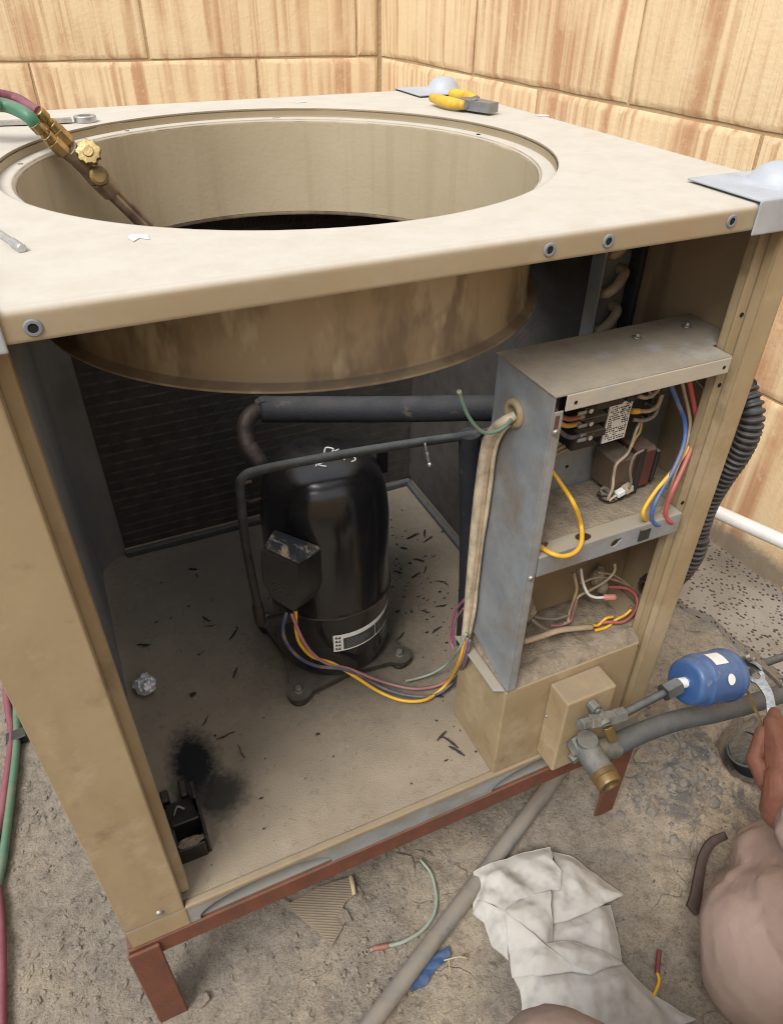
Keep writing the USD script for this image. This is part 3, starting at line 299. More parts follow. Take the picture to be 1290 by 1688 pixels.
M['slab'] = usdkit.material(stage, '/World/Looks/pitted_slab', {
    'g': ('geometry', {}), 'n': ('noise_texture', {'scale': 6.0, 'detail': 6.0}), 'r': ('rgb_ramp', {'ramp': [(0.35, (0.20, 0.17, 0.135)), (0.65, (0.275, 0.25, 0.215))]}),
    'v': ('voronoi_texture', {'scale': 92.0, 'randomness': 1.0}), 'nn': ('noise_texture', {'scale': 30.0, 'detail': 3.0}), 'rv': ('rgb_ramp', {'ramp': [(0.16, (1, 1, 1)), (0.36, (0, 0, 0))]}), 'rn': ('rgb_ramp', {'ramp': [(0.30, (0, 0, 0)), (0.42, (1, 1, 1))]}), 'mm': ('mix', {'mix_type': 'multiply', 'fac': 1.0}), 'm': ('mix', {'color2': (0.085, 0.07, 0.055)}),
    'b': ('bump', {'strength': 1.0, 'distance': 0.004, 'invert': True}), 'p': ('principled_bsdf', {'roughness': 0.95, 'specular_ior_level': 0.2})},
    [('g.position', 'n.vector'), ('g.position', 'v.vector'), ('g.position', 'nn.vector'), ('n.fac', 'r.fac'), ('v.distance', 'rv.fac'), ('nn.fac', 'rn.fac'), ('rv.color', 'mm.color1'), ('rn.color', 'mm.color2'), ('mm.color', 'm.fac'), ('r.color', 'm.color1'), ('m.color', 'p.base_color'), ('mm.color', 'b.height'), ('b.normal', 'p.normal')], surface='p.BSDF')

# ------------------------------------------------------------------ mesh helpers
cat = trimesh.util.concatenate
def rbox(x0, x1, y0, y1, z0, z1, r=0.0015):
    r = min(r, 0.45 * min(x1 - x0, y1 - y0, z1 - z0))
    P = []
    for x, sx in ((x0, 1), (x1, -1)):
        for y, sy in ((y0, 1), (y1, -1)):
            for z, sz in ((z0, 1), (z1, -1)):
                P += [(x, y + sy * r, z + sz * r), (x + sx * r, y, z + sz * r), (x + sx * r, y + sy * r, z)]
    return trimesh.convex.convex_hull(np.array(P))
def hull(pts): return trimesh.convex.convex_hull(np.array(pts, float))
def bx(x0, x1, y0, y1, z0, z1):
    return trimesh.creation.box(bounds=[[x0, y0, z0], [x1, y1, z1]])
def spline(P, per=8):
    P = np.asarray(P, float)
    if len(P) < 3: return np.linspace(P[0], P[-1], per + 1)
    Q = np.vstack([2 * P[0] - P[1], P, 2 * P[-1] - P[-2]]); out = []
    for i in range(1, len(Q) - 2):
        p0, p1, p2, p3 = Q[i - 1:i + 3]
        for t in np.linspace(0, 1, per, endpoint=False):
            out.append(0.5 * (2 * p1 + (p2 - p0) * t + (2 * p0 - 5 * p1 + 4 * p2 - p3) * t * t + (3 * p1 - p0 - 3 * p2 + p3) * t ** 3))
    out.append(P[-1]); return np.array(out)
def tube(P, r, n=10, per=8, smooth=True, caps=True):
    P = spline(P, per) if smooth else np.asarray(P, float)
    r = np.interp(np.linspace(0, 1, len(P)), np.linspace(0, 1, np.size(r)), np.atleast_1d(r)) if np.size(r) != len(P) else np.asarray(r, float)
    T = np.gradient(P, axis=0); T /= np.linalg.norm(T, axis=1, keepdims=True) + 1e-12
    a = np.cross(T[0], [0, 0, 1.0] if abs(T[0][2]) < 0.9 else [1.0, 0, 0]); V = []
    for i in range(len(P)):
        a = a - T[i] * (a @ T[i]); a /= np.linalg.norm(a); b = np.cross(T[i], a)
        ang = np.arange(n) * 2 * np.pi / n
        V.append(P[i] + r[i] * (np.cos(ang)[:, None] * a + np.sin(ang)[:, None] * b))
    V = np.vstack(V); F = []
    for i in range(len(P) - 1):
        for j in range(n):
            q = [i * n + j, i * n + (j + 1) % n, (i + 1) * n + (j + 1) % n, (i + 1) * n + j]
            F += [[q[0], q[1], q[2]], [q[0], q[2], q[3]]]
    if caps:
        k = len(V); V = np.vstack([V, P[0], P[-1]])
        for j in range(n):
            F += [[k, (j + 1) % n, j], [k + 1, (len(P) - 1) * n + j, (len(P) - 1) * n + (j + 1) % n]]
    return trimesh.Trimesh(V, F, process=False)
def lathe(prof, n=48, closed=False):
    prof = np.asarray(prof, float); ang = np.arange(n) * 2 * np.pi / n
    V = np.stack([np.outer(prof[:, 0], np.cos(ang)), np.outer(prof[:, 0], np.sin(ang)), np.repeat(prof[:, 1:2], n, 1)], -1).reshape(-1, 3)
    m = len(prof); F = []
    for i in range(m if closed else m - 1):
        i2 = (i + 1) % m
        for j in range(n):
            j2 = (j + 1) % n
            F += [[i * n + j, i * n + j2, i2 * n + j2], [i * n + j, i2 * n + j2, i2 * n + j]]
    return trimesh.Trimesh(V, F, process=False)
def frame(o, d, up=(0, 0, 1)):
    d = np.asarray(d, float) / np.linalg.norm(d); u = np.asarray(up, float)
    x = np.cross(u, d)
    if np.linalg.norm(x) < 1e-3: x = np.cross([1.0, 0, 0], d)
    x /= np.linalg.norm(x); y = np.cross(d, x); T = np.eye(4); T[:3, 0], T[:3, 1], T[:3, 2], T[:3, 3] = x, y, d, o
    return T
def at(m, o, d, up=(0, 0, 1)):
    m = m.copy(); m.apply_transform(frame(o, d, up)); return m
def rod(p0, p1, r, n=16, ch=0.0008):
    p0, p1 = np.array(p0, float), np.array(p1, float); L = np.linalg.norm(p1 - p0); ch = min(ch, r * 0.4, L * 0.3)
    return at(lathe([(0.0, 0), (r - ch, 0), (r, ch), (r, L - ch), (r - ch, L), (0.0, L)], n), p0, p1 - p0)
def prism(poly, h, T=None):
    m = trimesh.creation.extrude_polygon(poly, h, engine='earcut')
    if T is not None: m.apply_transform(T)
    return m
def XZ(y):      # polygon drawn in (x, z), extruded towards -y from y
    return np.array([[1, 0, 0, 0], [0, 0, -1, y], [0, 1, 0, 0], [0, 0, 0, 1.0]])
def ball(c, r, s=2):
    m = trimesh.creation.icosphere(s, r); m.apply_translation(c); return m
def crumple(c, r, seed, amp=0.35, s=3, sq=(1, 1, 1)):
    m = trimesh.creation.icosphere(s, 1.0); v = m.vertices
    v *= (1 + amp * (meshkit.fbm(v * 2.2 + seed * 7.3, 3, seed) - 0.5) * 2)[:, None]; m.vertices = v * r * np.array(sq) + np.array(c); return m
def chain(bones, length=0.006, it=10):
    """One smooth surface from (centre, radius) joints joined in pairs or groups."""
    S = lambda c, r: m3.Manifold.sphere(r, 20).translate(tuple(map(float, c)))
    parts = [m3.Manifold.batch_hull([S(c, r) for c, r in b]) for b in bones]
    m = m3.Manifold.batch_boolean(parts, m3.OpType.Add).refine_to_length(length)
    q = m.to_mesh(); t = trimesh.Trimesh(q.vert_properties[:, :3], q.tri_verts, process=True)
    return trimesh.smoothing.filter_taubin(t, iterations=it)

# ------------------------------------------------------------------ scene helpers
used = {}

def unique(path):
    if path not in used: used[path] = 0; return path
    used[path] += 1; return f'{path}_{used[path]:03d}'
def obj(name, mesh, m, parent=None, smooth=35, label=None, kind=None, flip=False):
    base = str(parent.GetPath()) if parent is not None else '/World'
    mm = usdkit.mesh(stage, unique(f'{base}/{name}'), mesh, M[m], smooth=smooth)
    mm.CreateDoubleSidedAttr(True); p = mm.GetPrim()
    if label: p.SetCustomDataByKey('label', label)
    if kind: p.SetCustomDataByKey('kind', kind)
    return p
def thing(name, label, category, group=None):
    p = UsdGeom.Xform.Define(stage, unique('/World/' + name)).GetPrim()
    p.SetCustomDataByKey('label', label); p.SetCustomDataByKey('category', category)
    if group: p.SetCustomDataByKey('group', group)
    return p
def solo(name, mesh, m, label, category, group=None, smooth=35, kind=None):
    p = obj(name, mesh, m, None, smooth, label, kind); p.SetCustomDataByKey('category', category)
    if group: p.SetCustomDataByKey('group', group)
    return p

# ================================================================== SETTING
def axis_vals(lo, hi, step, far):
    fine = np.arange(lo, hi + 1e-9, step); g = np.array([0.05, 0.15, 0.4, 1, 2.5, 6, 15, 40]); g = g[g <= far]
    return np.concatenate([lo - g[::-1], fine, hi + g])
HOLE = (1.215, -0.03)
def ground_h(x, y):
    p = np.stack([x, y, 0 * x], -1)
    h = 0.010 * (meshkit.fbm(p * 4, 4, 3) - 0.5) + 0.012 * (meshkit.fbm(p * 24, 3, 5) - 0.5)
    near = np.clip(1 - np.hypot(x - 1.0, y) / 0.4, 0, 1); h = h + near * 0.030 * (meshkit.fbm(p * 30, 4, 9) - 0.5)
    h = np.minimum(h, 0.003 + 0.25 * h)
    q = np.hypot((x - HOLE[0]) / 0.092, (y - HOLE[1]) / 0.068) + 0.18 * (meshkit.fbm(p * 18, 3, 11) - 0.5)
    return h - 0.16 * np.clip((1.06 - q) / 0.16, 0, 1)
gx, gy = np.meshgrid(axis_vals(-0.5, 1.7, 0.0085, 50), axis_vals(-0.75, 1.0, 0.0085, 50), indexing='ij')
gz = ground_h(gx, gy); nx_, ny_ = gx.shape
ii, jj = np.meshgrid(np.arange(nx_ - 1), np.arange(ny_ - 1), indexing='ij'); q0 = (ii * ny_ + jj).ravel()
obj('ground', trimesh.Trimesh(np.stack([gx, gy, gz], -1).reshape(-1, 3), np.vstack([np.stack([q0, q0 + ny_, q0 + ny_ + 1], 1), np.stack([q0, q0 + ny_ + 1, q0 + 1], 1)]), process=False), 'ground', None, True, 'dusty cracked concrete ground strewn with sand', 'structure')

# walls of cast stone blocks: corner, two directions
COR = np.array([1.439, 2.447, 0.0]); DR = np.array([0.077, -0.997, 0.0]) / np.hypot(0.077, 0.997); DL = np.array([-0.982, 0.188, 0.0]) / np.hypot(0.982, 0.188)
ZS = [-0.06, 0.473, 1.008, 1.542, 2.07]
def wall(name, d, inward, joints, label, length):
    t = thing(name, label, 'wall'); T = np.eye(4); T[:3, 0] = d; T[:3, 1] = inward; T[:3, 3] = COR
    if np.linalg.det(T[:3, :3]) < 0: T[:3, 1] = inward
    core = bx(-0.25, length, -0.25, -0.0115, -0.06, 2.07); core.apply_transform(T); core.fix_normals(); obj('mortar_core', core, 'mortar', t, False)
    cap = rbox(-0.28, length + 0.02, -0.29, 0.02, 2.074, 2.13, 0.01); cap.apply_transform(T); cap.fix_normals(); obj('coping', cap, 'block', t)
    for k in range(4):
        js = joints[k]
        for a, b in zip(js[:-1], js[1:]):
            g = 0.0048; z0, z1 = ZS[k] + g, ZS[k + 1] - g; a2, b2 = a + g, b - g; c = 0.016; e = lambda q=0.0014: rng.uniform(-q, q)
            f0 = rng.uniform(-0.0018, 0.0018); per = [(t, 0.0) for t in np.linspace(0, 1, 8)[:-1]] + [(1.0, t) for t in np.linspace(0, 1, 6)[:-1]] + [(1 - t, 1.0) for t in np.linspace(0, 1, 8)[:-1]] + [(0.0, 1 - t) for t in np.linspace(0, 1, 6)[:-1]]
            V = []
            for lev, (ins, dep) in enumerate(((0.0, -0.0115), (0.0, -0.0085), (c, f0))):
                for u_, w_ in per:
                    du, dw = ((1 if u_ == 0 else -1 if u_ == 1 else 0), (1 if w_ == 0 else -1 if w_ == 1 else 0)); n_e = (e(0.0022) if lev == 1 else e(0.0035) if lev == 2 else 0)
                    V.append((a2 + u_ * (b2 - a2) + du * (ins + n_e), dep - (0.004 * rng.random() ** 6 if lev == 2 else 0), z0 + w_ * (z1 - z0) + dw * (ins + n_e)))
            n_ = len(per); V.append(((a2 + b2) / 2, f0, (z0 + z1) / 2)); F = []
            for lv_ in (0, 1):
                for q in range(n_):
                    r_ = (q + 1) % n_; F += [[lv_ * n_ + q, lv_ * n_ + r_, (lv_ + 1) * n_ + r_], [lv_ * n_ + q, (lv_ + 1) * n_ + r_, (lv_ + 1) * n_ + q]]
            F += [[2 * n_ + q, 2 * n_ + (q + 1) % n_, 3 * n_] for q in range(n_)]
            m = trimesh.Trimesh(V, F, process=False); m.apply_transform(T)
            if np.linalg.det(T[:3, :3]) > 0: pass
            obj('block', m, 'block', t, 40)
NR = np.array([DR[1], -DR[0], 0]); NL = np.array([-DL[1], DL[0], 0])
NR = NR if NR @ (np.array([0.4, 0.4, 0]) - COR) > 0 else -NR; NL = NL if NL @ (np.array([0.4, 0.4, 0]) - COR) > 0 else -NL
wall('right_boundary_wall', DR, NR, [[0, 0.70, 1.44, 2.163, 2.9, 3.64, 4.4], [0, 0.20, 0.959, 1.731, 2.5, 3.27, 4.4], [0, 0.62, 1.32, 2.03, 2.75, 3.5, 4.4], [0, 0.25, 0.99, 1.7, 2.45, 3.2, 4.4]], 'streaked sandstone block wall on the right running towards the camera', 4.4)
wall('back_boundary_wall', DL, NL, [[0, 0.1, 0.87, 1.65, 2.4, 3.15, 4.0], [0, 0.464, 1.251, 2.03, 2.8, 4.0], [0, 0.085, 0.844, 1.6, 2.36, 3.1, 4.0], [0, 0.45, 1.2, 1.97, 2.75, 4.0]], 'streaked sandstone block wall behind the open unit on the left', 4.0)
fw = thing('courtyard_wall', 'sandstone block wall of the courtyard across from the unit', 'wall')
obj('mortar_core', bx(-3.2, 2.2, -2.85, -2.62, -0.06, 2.3), 'mortar', fw, False)
for k in range(4):
    for q in range(7):
        a = -3.2 + 0.78 * q - 0.39 * (k % 2); obj('block', rbox(max(a, -3.2) + 0.004, min(a + 0.776, 2.2), -2.6205, -2.600, -0.05 + 0.586 * k, 0.53 + 0.586 * k, 0.012), 'block', fw, 30)
# raised pitted slab along the right wall
edge = [(1.33, 0.75), (1.345, 0.45), (1.352, 0.344), (1.378, 0.298), (1.384, 0.22), (1.388, 0.171), (1.39, 0.076), (1.40, -0.05), (1.41, -0.2), (1.43, -0.7)]
poly = Polygon(edge + [(1.70, -0.7), (1.57, 0.75)])
sl = prism(poly, 0.022); sl = sl.subdivide_to_size(0.03)
v = sl.vertices.copy(); w = meshkit.fbm(v * [14, 14, 0], 3, 2) - 0.5; v[:, 0] += 0.02 * w * (v[:, 0] < 1.46); v[:, 2] += 0.004 * (meshkit.fbm(v * [30, 30, 0], 2, 4) - 0.5) * (v[:, 2] > 0.01); sl.vertices = v
obj('pavement', sl, 'slab', None, 30, 'pitted concrete slab strip along the foot of the right wall', 'structure')

# ================================================================== STAND
st = thing('steel_stand', 'red rust coloured angle iron stand under the unit', 'stand')
def angle_iron(name, a):
    obj(name, a, 'rust', st, 30)
W, DEP, ZB, ZT = 0.84, 0.80, 0.240, 1.114
obj('rail', cat([rbox(-0.006, 0.846, -0.0015, 0.0035, 0.200, 0.238, 0.0012), rbox(-0.006, 0.846, 0.0035, 0.034, 0.233, 0.238, 0.001)]), 'rust', st)
obj('rail', cat([rbox(-0.006, 0.846, 0.803, 0.808, 0.200, 0.238, 0.0012), rbox(-0.006, 0.846, 0.766, 0.803, 0.233, 0.238, 0.001)]), 'rust', st)
obj('rail', cat([rbox(-0.006, -0.001, 0.0345, 0.766, 0.200, 0.2325, 0.0012), rbox(-0.001, 0.036, 0.0345, 0.7655, 0.2275, 0.2325, 0.001)]), 'rust', st)
obj('rail', cat([rbox(0.841, 0.846, 0.0345, 0.766, 0.200, 0.2325, 0.0012), rbox(0.804, 0.841, 0.0345, 0.7655, 0.2275, 0.2325, 0.001)]), 'rust', st)
for sx in (0, 1):
    for sy in (0, 1):
        x = (-0.0085, 0.0335) if sx == 0 else (0.8065, 0.8485); y = (-0.0067, -0.0017) if sy == 0 else (0.808, 0.813)
        a = rbox(*x, *y, -0.01, 0.232, 0.0012); xs = (-0.0085, -0.0035) if sx == 0 else (0.8435, 0.8485); yy = (-0.0017, 0.032) if sy == 0 else (0.768, 0.808)
        obj('leg', cat([a, rbox(*xs, *yy, -0.01, 0.1995, 0.0012)]), 'rust', st)

# ================================================================== AIR CONDITIONER CABINET
ac = thing('air_conditioner', 'tan outdoor air conditioner cabinet with open front and empty round fan opening', 'air conditioner')
HC, HR, RI = (0.413, 0.389), 0.318, 0.298
circ = lambda r, n=128: Polygon([(HC[0] + r * math.cos(a), HC[1] + r * math.sin(a)) for a in np.linspace(0, 2 * np.pi, n, endpoint=False)])
top = sbox(0, -0.004, W, DEP).difference(circ(HR))
tc = prism(top, 0.003); tc.apply_translation([0, 0, ZT - 0.003])
def curved_lip(): # rounded bend from the top sheet into the front lip
    pr = [(0.0, 0.0)] + []
    pts = [(-0.004 + 0.0 - 0.006 * math.sin(a) , ZT - 0.006 + 0.006 * math.cos(a)) for a in np.linspace(0, np.pi / 2, 6)] + [(-0.010, 1.091), (-0.008, 1.091)] + [(-0.004 - 0.004 * math.sin(a), ZT - 0.006 + 0.003 * math.cos(a)) for a in np.linspace(np.pi / 2, 0, 6)]
    return Polygon(pts)
lp = curved_lip()
YZ = lambda x: np.array([[0, 0, 1, x], [1, 0, 0, 0], [0, 1, 0, 0], [0, 0, 0, 1.0]])
front_lip = prism(lp, W, YZ(0))
side = [rbox(-0.003, 0.0, -0.004, DEP, 1.091, ZT - 0.0005, 0.001), rbox(W, W + 0.003, -0.004, DEP, 1.091, ZT - 0.0005, 0.001), rbox(0, W, DEP, DEP + 0.003, 1.091, ZT - 0.0005, 0.001)]
tcv = obj('top_cover', cat([tc, front_lip] + side), 'cover', ac, 40)
for x, z in ((0.111, 1.100), (0.515, 1.101), (0.576, 1.101), (0.718, 1.1025)):
    gk = at(lathe([(0.0034, 0), (0.0034, 0.0012), (0.0052, 0.0012), (0.0060, 0.0006), (0.0062, 0)], 20), (x, -0.0102, z), (0, -1, 0)); s_ = obj('screw_hole', gk, 'gasket', tcv)
    obj('hole', at(lathe([(0, 0.0006), (0.0035, 0.0006), (0.0035, 0)], 16), (x, -0.0102, z), (0, -1, 0)), 'void', s_)
for i, (x, y, z) in enumerate(D['chalk']):
    P = np.array([(x + (0.007 + 0.006 * random.random()) * math.cos(a), y + (0.004 + 0.016 * random.random() ** 2) * math.sin(a)) for a in np.linspace(0, 2 * np.pi, 9, endpoint=False)])
    m = prism(Polygon(P).buffer(0), 0.0005); m.apply_translation([0, 0, ZT + 0.0003]); obj('chalk_mark', m, 'chalk', tcv)
# fan shroud: recessed ring, cylinder, rolled bottom edge
ring = lathe([(HR - 0.0005, ZT - 0.0032), (HR - 0.0005, 1.1015), (RI + 0.003, 1.1015), (RI, 1.0985), (RI, 0.968), (RI + 0.003, 0.9625), (RI + 0.016, 0.9595), (RI + 0.016, 0.962), (RI + 0.0045, 0.9655), (RI + 0.0025, 0.970), (RI + 0.0025, 1.0985), (HR, 1.0985)], 128); ring.apply_translation([*HC, 0])
inner = lathe([(RI - 0.0006, 1.0975), (RI - 0.0006, 0.969)], 128); inner.apply_translation([*HC, 0])
sh = obj('fan_shroud', ring, 'shroud', ac, 40); obj('shroud_lining', inner, 'shroud_in', sh, 40)
topring = lathe([(HR - 0.0012, ZT - 0.0035), (HR - 0.0012, 1.1022), (RI + 0.004, 1.1022), (RI + 0.0008, 1.0995), (RI - 0.0002, 1.0972)], 128); topring.apply_translation([*HC, 0])
obj('mounting_ring', topring, 'cover', sh, 40)
for a in (12, 75, 118, 160, 205, 300):
    ca, sa = math.cos(math.radians(a)), math.sin(math.radians(a)); c = np.array([HC[0] + 0.307 * ca, HC[1] + 0.307 * sa, 1.1022])
    obj('slot', rbox(c[0] - 0.006, c[0] + 0.006, c[1] - 0.0015, c[1] + 0.0015, 1.1021, 1.1029, 0.0003) if a == 75 else at(lathe([(0, 0.0008), (0.0028, 0.0008), (0.003, 0)], 12), c, (0, 0, 1)), 'screw' if a != 12 else 'void', sh)
# corner brackets with pressed domes
def bracket(cx, cy, sx, sy, gone=None):
    b = thing_bracket = None
    x0, x1 = sorted((cx, cx - sx * 0.096)); y0, y1 = sorted((cy, cy - sy * 0.096))
    parts = [rbox(x0, x1, y0, y1, ZT + 0.0022, ZT + 0.0042, 0.0006)]
    fx = (cx, cx + 0.002) if sx > 0 else (cx - 0.002, cx); fy = (cy, cy + 0.002) if sy > 0 else (cy - 0.002, cy)
    parts.append(rbox(x0, x1, *fy, 1.086, ZT + 0.0040, 0.0006)); parts.append(rbox(*fx, y0, y1, 1.086, ZT + 0.0040, 0.0006))
    b = obj('corner_bracket', cat(parts), 'galv_clean', ac, 30)
    d = lathe([(0.034, 0), (0.031, 0.0015), (0.027, 0.003), (0.024, 0.009), (0.017, 0.0155), (0.008, 0.019), (0, 0.0198)], 32)
    d.apply_translation([cx - sx * 0.026, cy - sy * 0.046, ZT + 0.0042]); obj('pressed_dome', d, 'galv_clean', b, True)
bracket(W + 0.0035, -0.0105, 1, -1); bracket(-0.0035, -0.0105, -1, -1); bracket(W + 0.0035, DEP + 0.0035, 1, 1); bracket(-0.0035, DEP + 0.0035, -1, 1)
# left front panel (wide flange, joggled edge)
lpn = obj('left_panel', cat([rbox(0.0, 0.0775, 0.0, 0.0016, 0.286, 1.090, 0.0007), rbox(0.0757, 0.0775, 0.0016, 0.0145, 0.300, 1.090, 0.0006), rbox(0.0757, 0.0892, 0.0145, 0.0161, 0.300, 1.090, 0.0006), rbox(0.0, 0.0016, 0.0016, DEP, 0.286, 1.090, 0.0006), rbox(0.0878, 0.0892, 0.0161, 0.032, 0.300, 1.090, 0.0006)]), 'tan', ac, 30)
obj('screw', cat([at(lathe([(0, 0.0035), (0.003, 0.0035), (0.005, 0.0015), (0.0055, 0)], 12), (0.047, -0.0001, 0.302), (0, -1, 0.2))]), 'screw', lpn)
lin = [(0.0890, 0.030), (0.062, 0.040), (0.060, 0.06), (0.060, 0.70)] + [(0.115 - 0.055 * math.cos(a), 0.715 + 0.055 * math.sin(a)) for a in np.linspace(0.1, np.pi / 2, 9)]
obj('inner_lining', prism(LineString(lin).buffer(0.001, cap_style=2), 0.803, np.array([[1, 0, 0, 0], [0, 1, 0, 0], [0, 0, 1, 0.287], [0, 0, 0, 1.0]])), 'lining_dark', ac, 40)
# right post and side
rp = obj('right_post', cat([rbox(0.806, 0.8385, 0.0, 0.0016, 0.281, 1.090, 0.0007), rbox(0.8045, 0.8060, 0.0, 0.0125, 0.281, 1.090, 0.0005), rbox(0.7905, 0.8060, 0.0125, 0.0141, 0.281, 1.090, 0.0006), rbox(0.7905, 0.7920, 0.0141, 0.026, 0.30, 1.090, 0.0005)]), 'tan', ac, 30)
for z in (0.99, 0.905, 0.735, 0.46):
    obj('screw_hole', at(lathe([(0, 0.0006), (0.0028, 0.0006), (0.0028, 0)], 10), (0.799, 0.0124, z), (0, -1, 0)), 'void', rp)
obj('right_panel', cat([bx(0.8370, 0.8385, 0.0018, DEP, 0.286, 1.090)]), 'tan', ac, False)
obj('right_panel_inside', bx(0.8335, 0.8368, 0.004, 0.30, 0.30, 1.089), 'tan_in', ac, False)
obj('back_panel_rim', rbox(0.0018, 0.08, DEP - 0.002, DEP, 0.286, 1.09, 0.0005), 'tan', ac, 30); obj('back_panel_rim', rbox(0.76, 0.8368, DEP - 0.002, DEP, 0.286, 1.09, 0.0005), 'tan', ac, 30)
# base pan with slotted fork openings in its front face
def stadium(x0, x1, z0, z1): return LineString([(x0 + (z1 - z0) / 2, (z0 + z1) / 2), (x1 - (z1 - z0) / 2, (z0 + z1) / 2)]).buffer((z1 - z0) / 2 - 1e-6, 16)
face = sbox(0.001, 0.2395, 0.839, 0.2845)
o1 = affinity.scale(Point(0, 0).buffer(1, 24), 0.097, 0.034); o1 = affinity.translate(o1, 0.1895, 0.245); o2 = affinity.translate(affinity.scale(Point(0, 0).buffer(1, 24), 0.105, 0.034), 0.662, 0.245)
face = face.difference(o1).difference(o2)
bp = obj('base_pan', cat([prism(g, 0.002, XZ(0.0022)) for g in getattr(face, 'geoms', [face])] + [bx(0.001, 0.839, 0.0024, DEP - 0.002, 0.2805, 0.2845)]), 'galv', ac, False)
obj('pan_lip', cat([rbox(0.0785, 0.79, -0.0012, 0.0095, 0.2805, 0.2890, 0.0012), rbox(0.001, 0.0785, -0.0008, 0.0001, 0.241, 0.2845, 0.0003)]), 'tan', bp, 30)
for xa, xb in ((0.09, 0.29), (0.55, 0.78)): obj('fork_recess', prism(Polygon([(0.004, 0.2395), (0.050, 0.2395), (0.050, 0.280), (0.048, 0.280), (0.048, 0.2415), (0.004, 0.2415)]), xb - xa, YZ(xa)), 'galv_dark', bp, False)
fx_, fy_ = np.meshgrid(np.linspace(0.060, 0.833, 130), np.linspace(0.0096, 0.797, 140), indexing='ij')
fp = np.stack([fx_, fy_, 0 * fx_], -1); fz = 0.2862 + 0.0035 * (meshkit.fbm(fp * 12, 4, 2) - 0.4) + 0.0016 * (meshkit.fbm(fp * 60, 3, 6) - 0.5)
edge_d = np.minimum(np.minimum(fx_ - 0.060, 0.833 - fx_), 0.78 - fy_); fz += 0.006 * np.exp(-np.clip(edge_d, 0, 1) / 0.012)
a_, b_ = fx_.shape; i1, j1 = np.meshgrid(np.arange(a_ - 1), np.arange(b_ - 1), indexing='ij'); k0 = (i1 * b_ + j1).ravel()
obj('dusty_floor', trimesh.Trimesh(np.stack([fx_, fy_, fz], -1).reshape(-1, 3), np.vstack([np.stack([k0, k0 + b_, k0 + b_ + 1], 1), np.stack([k0, k0 + b_ + 1, k0 + 1], 1)]), process=False), 'pan', bp, True)
# coil: back and right runs of fins with tubes, end plate and return bends
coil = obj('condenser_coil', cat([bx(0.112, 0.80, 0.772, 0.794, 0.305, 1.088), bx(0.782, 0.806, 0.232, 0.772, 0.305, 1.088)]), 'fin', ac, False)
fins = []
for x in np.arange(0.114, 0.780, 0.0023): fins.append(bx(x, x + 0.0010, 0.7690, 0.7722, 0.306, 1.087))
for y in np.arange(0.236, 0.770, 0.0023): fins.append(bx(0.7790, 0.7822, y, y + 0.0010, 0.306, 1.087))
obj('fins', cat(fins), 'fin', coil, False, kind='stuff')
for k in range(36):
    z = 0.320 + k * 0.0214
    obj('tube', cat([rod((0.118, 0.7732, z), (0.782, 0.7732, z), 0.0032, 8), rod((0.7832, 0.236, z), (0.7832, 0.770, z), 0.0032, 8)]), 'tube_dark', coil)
obj('coil_channel', cat([rbox(0.114, 0.779, 0.757, 0.771, 0.2866, 0.305, 0.004), rbox(0.765, 0.778, 0.235, 0.757, 0.2866, 0.303, 0.004)]), 'foam_grey', coil, 40)
ep = obj('end_plate', cat([rbox(0.766, 0.8325, 0.2285, 0.2305, 0.30, 1.088, 0.0005), rbox(0.764, 0.7665, 0.205, 0.2305, 0.30, 1.088, 0.0005)]), 'galv', coil, 30)
obj('dark_seal', rbox(0.8245, 0.8330, 0.205, 0.2280, 0.30, 1.088, 0.002), 'foam', ep)
for k in range(15):
    z = 0.325 + 0.0508 * k + 0.012
    arc = [(0.782, 0.2285, z), (0.781, 0.217, z), (0.785, 0.211, z + 0.003), (0.795, 0.2085, z + 0.012), (0.805, 0.211, z + 0.023), (0.809, 0.217, z + 0.026), (0.809, 0.2285, z + 0.026)]
    obj('return_bend', tube(arc, 0.0068, 12, 5), 'ubend', ep, True)
# lower tan valve enclosure with dusty top
ve = obj('valve_enclosure', cat([rbox(0.555, 0.790, 0.003, 0.131, 0.287, 0.4835, 0.0015), rbox(0.790, 0.8325, 0.030, 0.131, 0.287, 0.4905, 0.0015)]), 'tan', ac, 30)
lx, ly = np.meshgrid(np.linspace(0.5565, 0.790, 84), np.linspace(0.0045, 0.130, 48), indexing='ij'); lpnt = np.stack([lx, ly, 0 * lx], -1)
lz = 0.4835 + 0.0005 + 0.016 * np.clip(np.minimum(np.minimum(lx - 0.5565, 0.130 - ly), ly - 0.0045) / 0.02, 0, 1) ** 0.6 * (0.25 + 1.0 * meshkit.fbm(lpnt * 26, 4, 8)) + 0.004 * (meshkit.fbm(lpnt * 90, 3, 1) - 0.5)
a_, b_ = lx.shape; i1, j1 = np.meshgrid(np.arange(a_ - 1), np.arange(b_ - 1), indexing='ij'); k0 = (i1 * b_ + j1).ravel()
obj('lint_layer', trimesh.Trimesh(np.stack([lx, ly, lz], -1).reshape(-1, 3), np.vstack([np.stack([k0, k0 + b_, k0 + b_ + 1], 1), np.stack([k0, k0 + b_ + 1, k0 + 1], 1)]), process=False), 'lint', ve, True)
vb = obj('valve_box', cat([rbox(0.632, 0.718, -0.040, 0.0029, 0.306, 0.468, 0.0022)]), 'tan', ac, 30)
obj('rivet', ball((0.6315, -0.004, 0.40), 0.0028, 1), 'screw', vb)

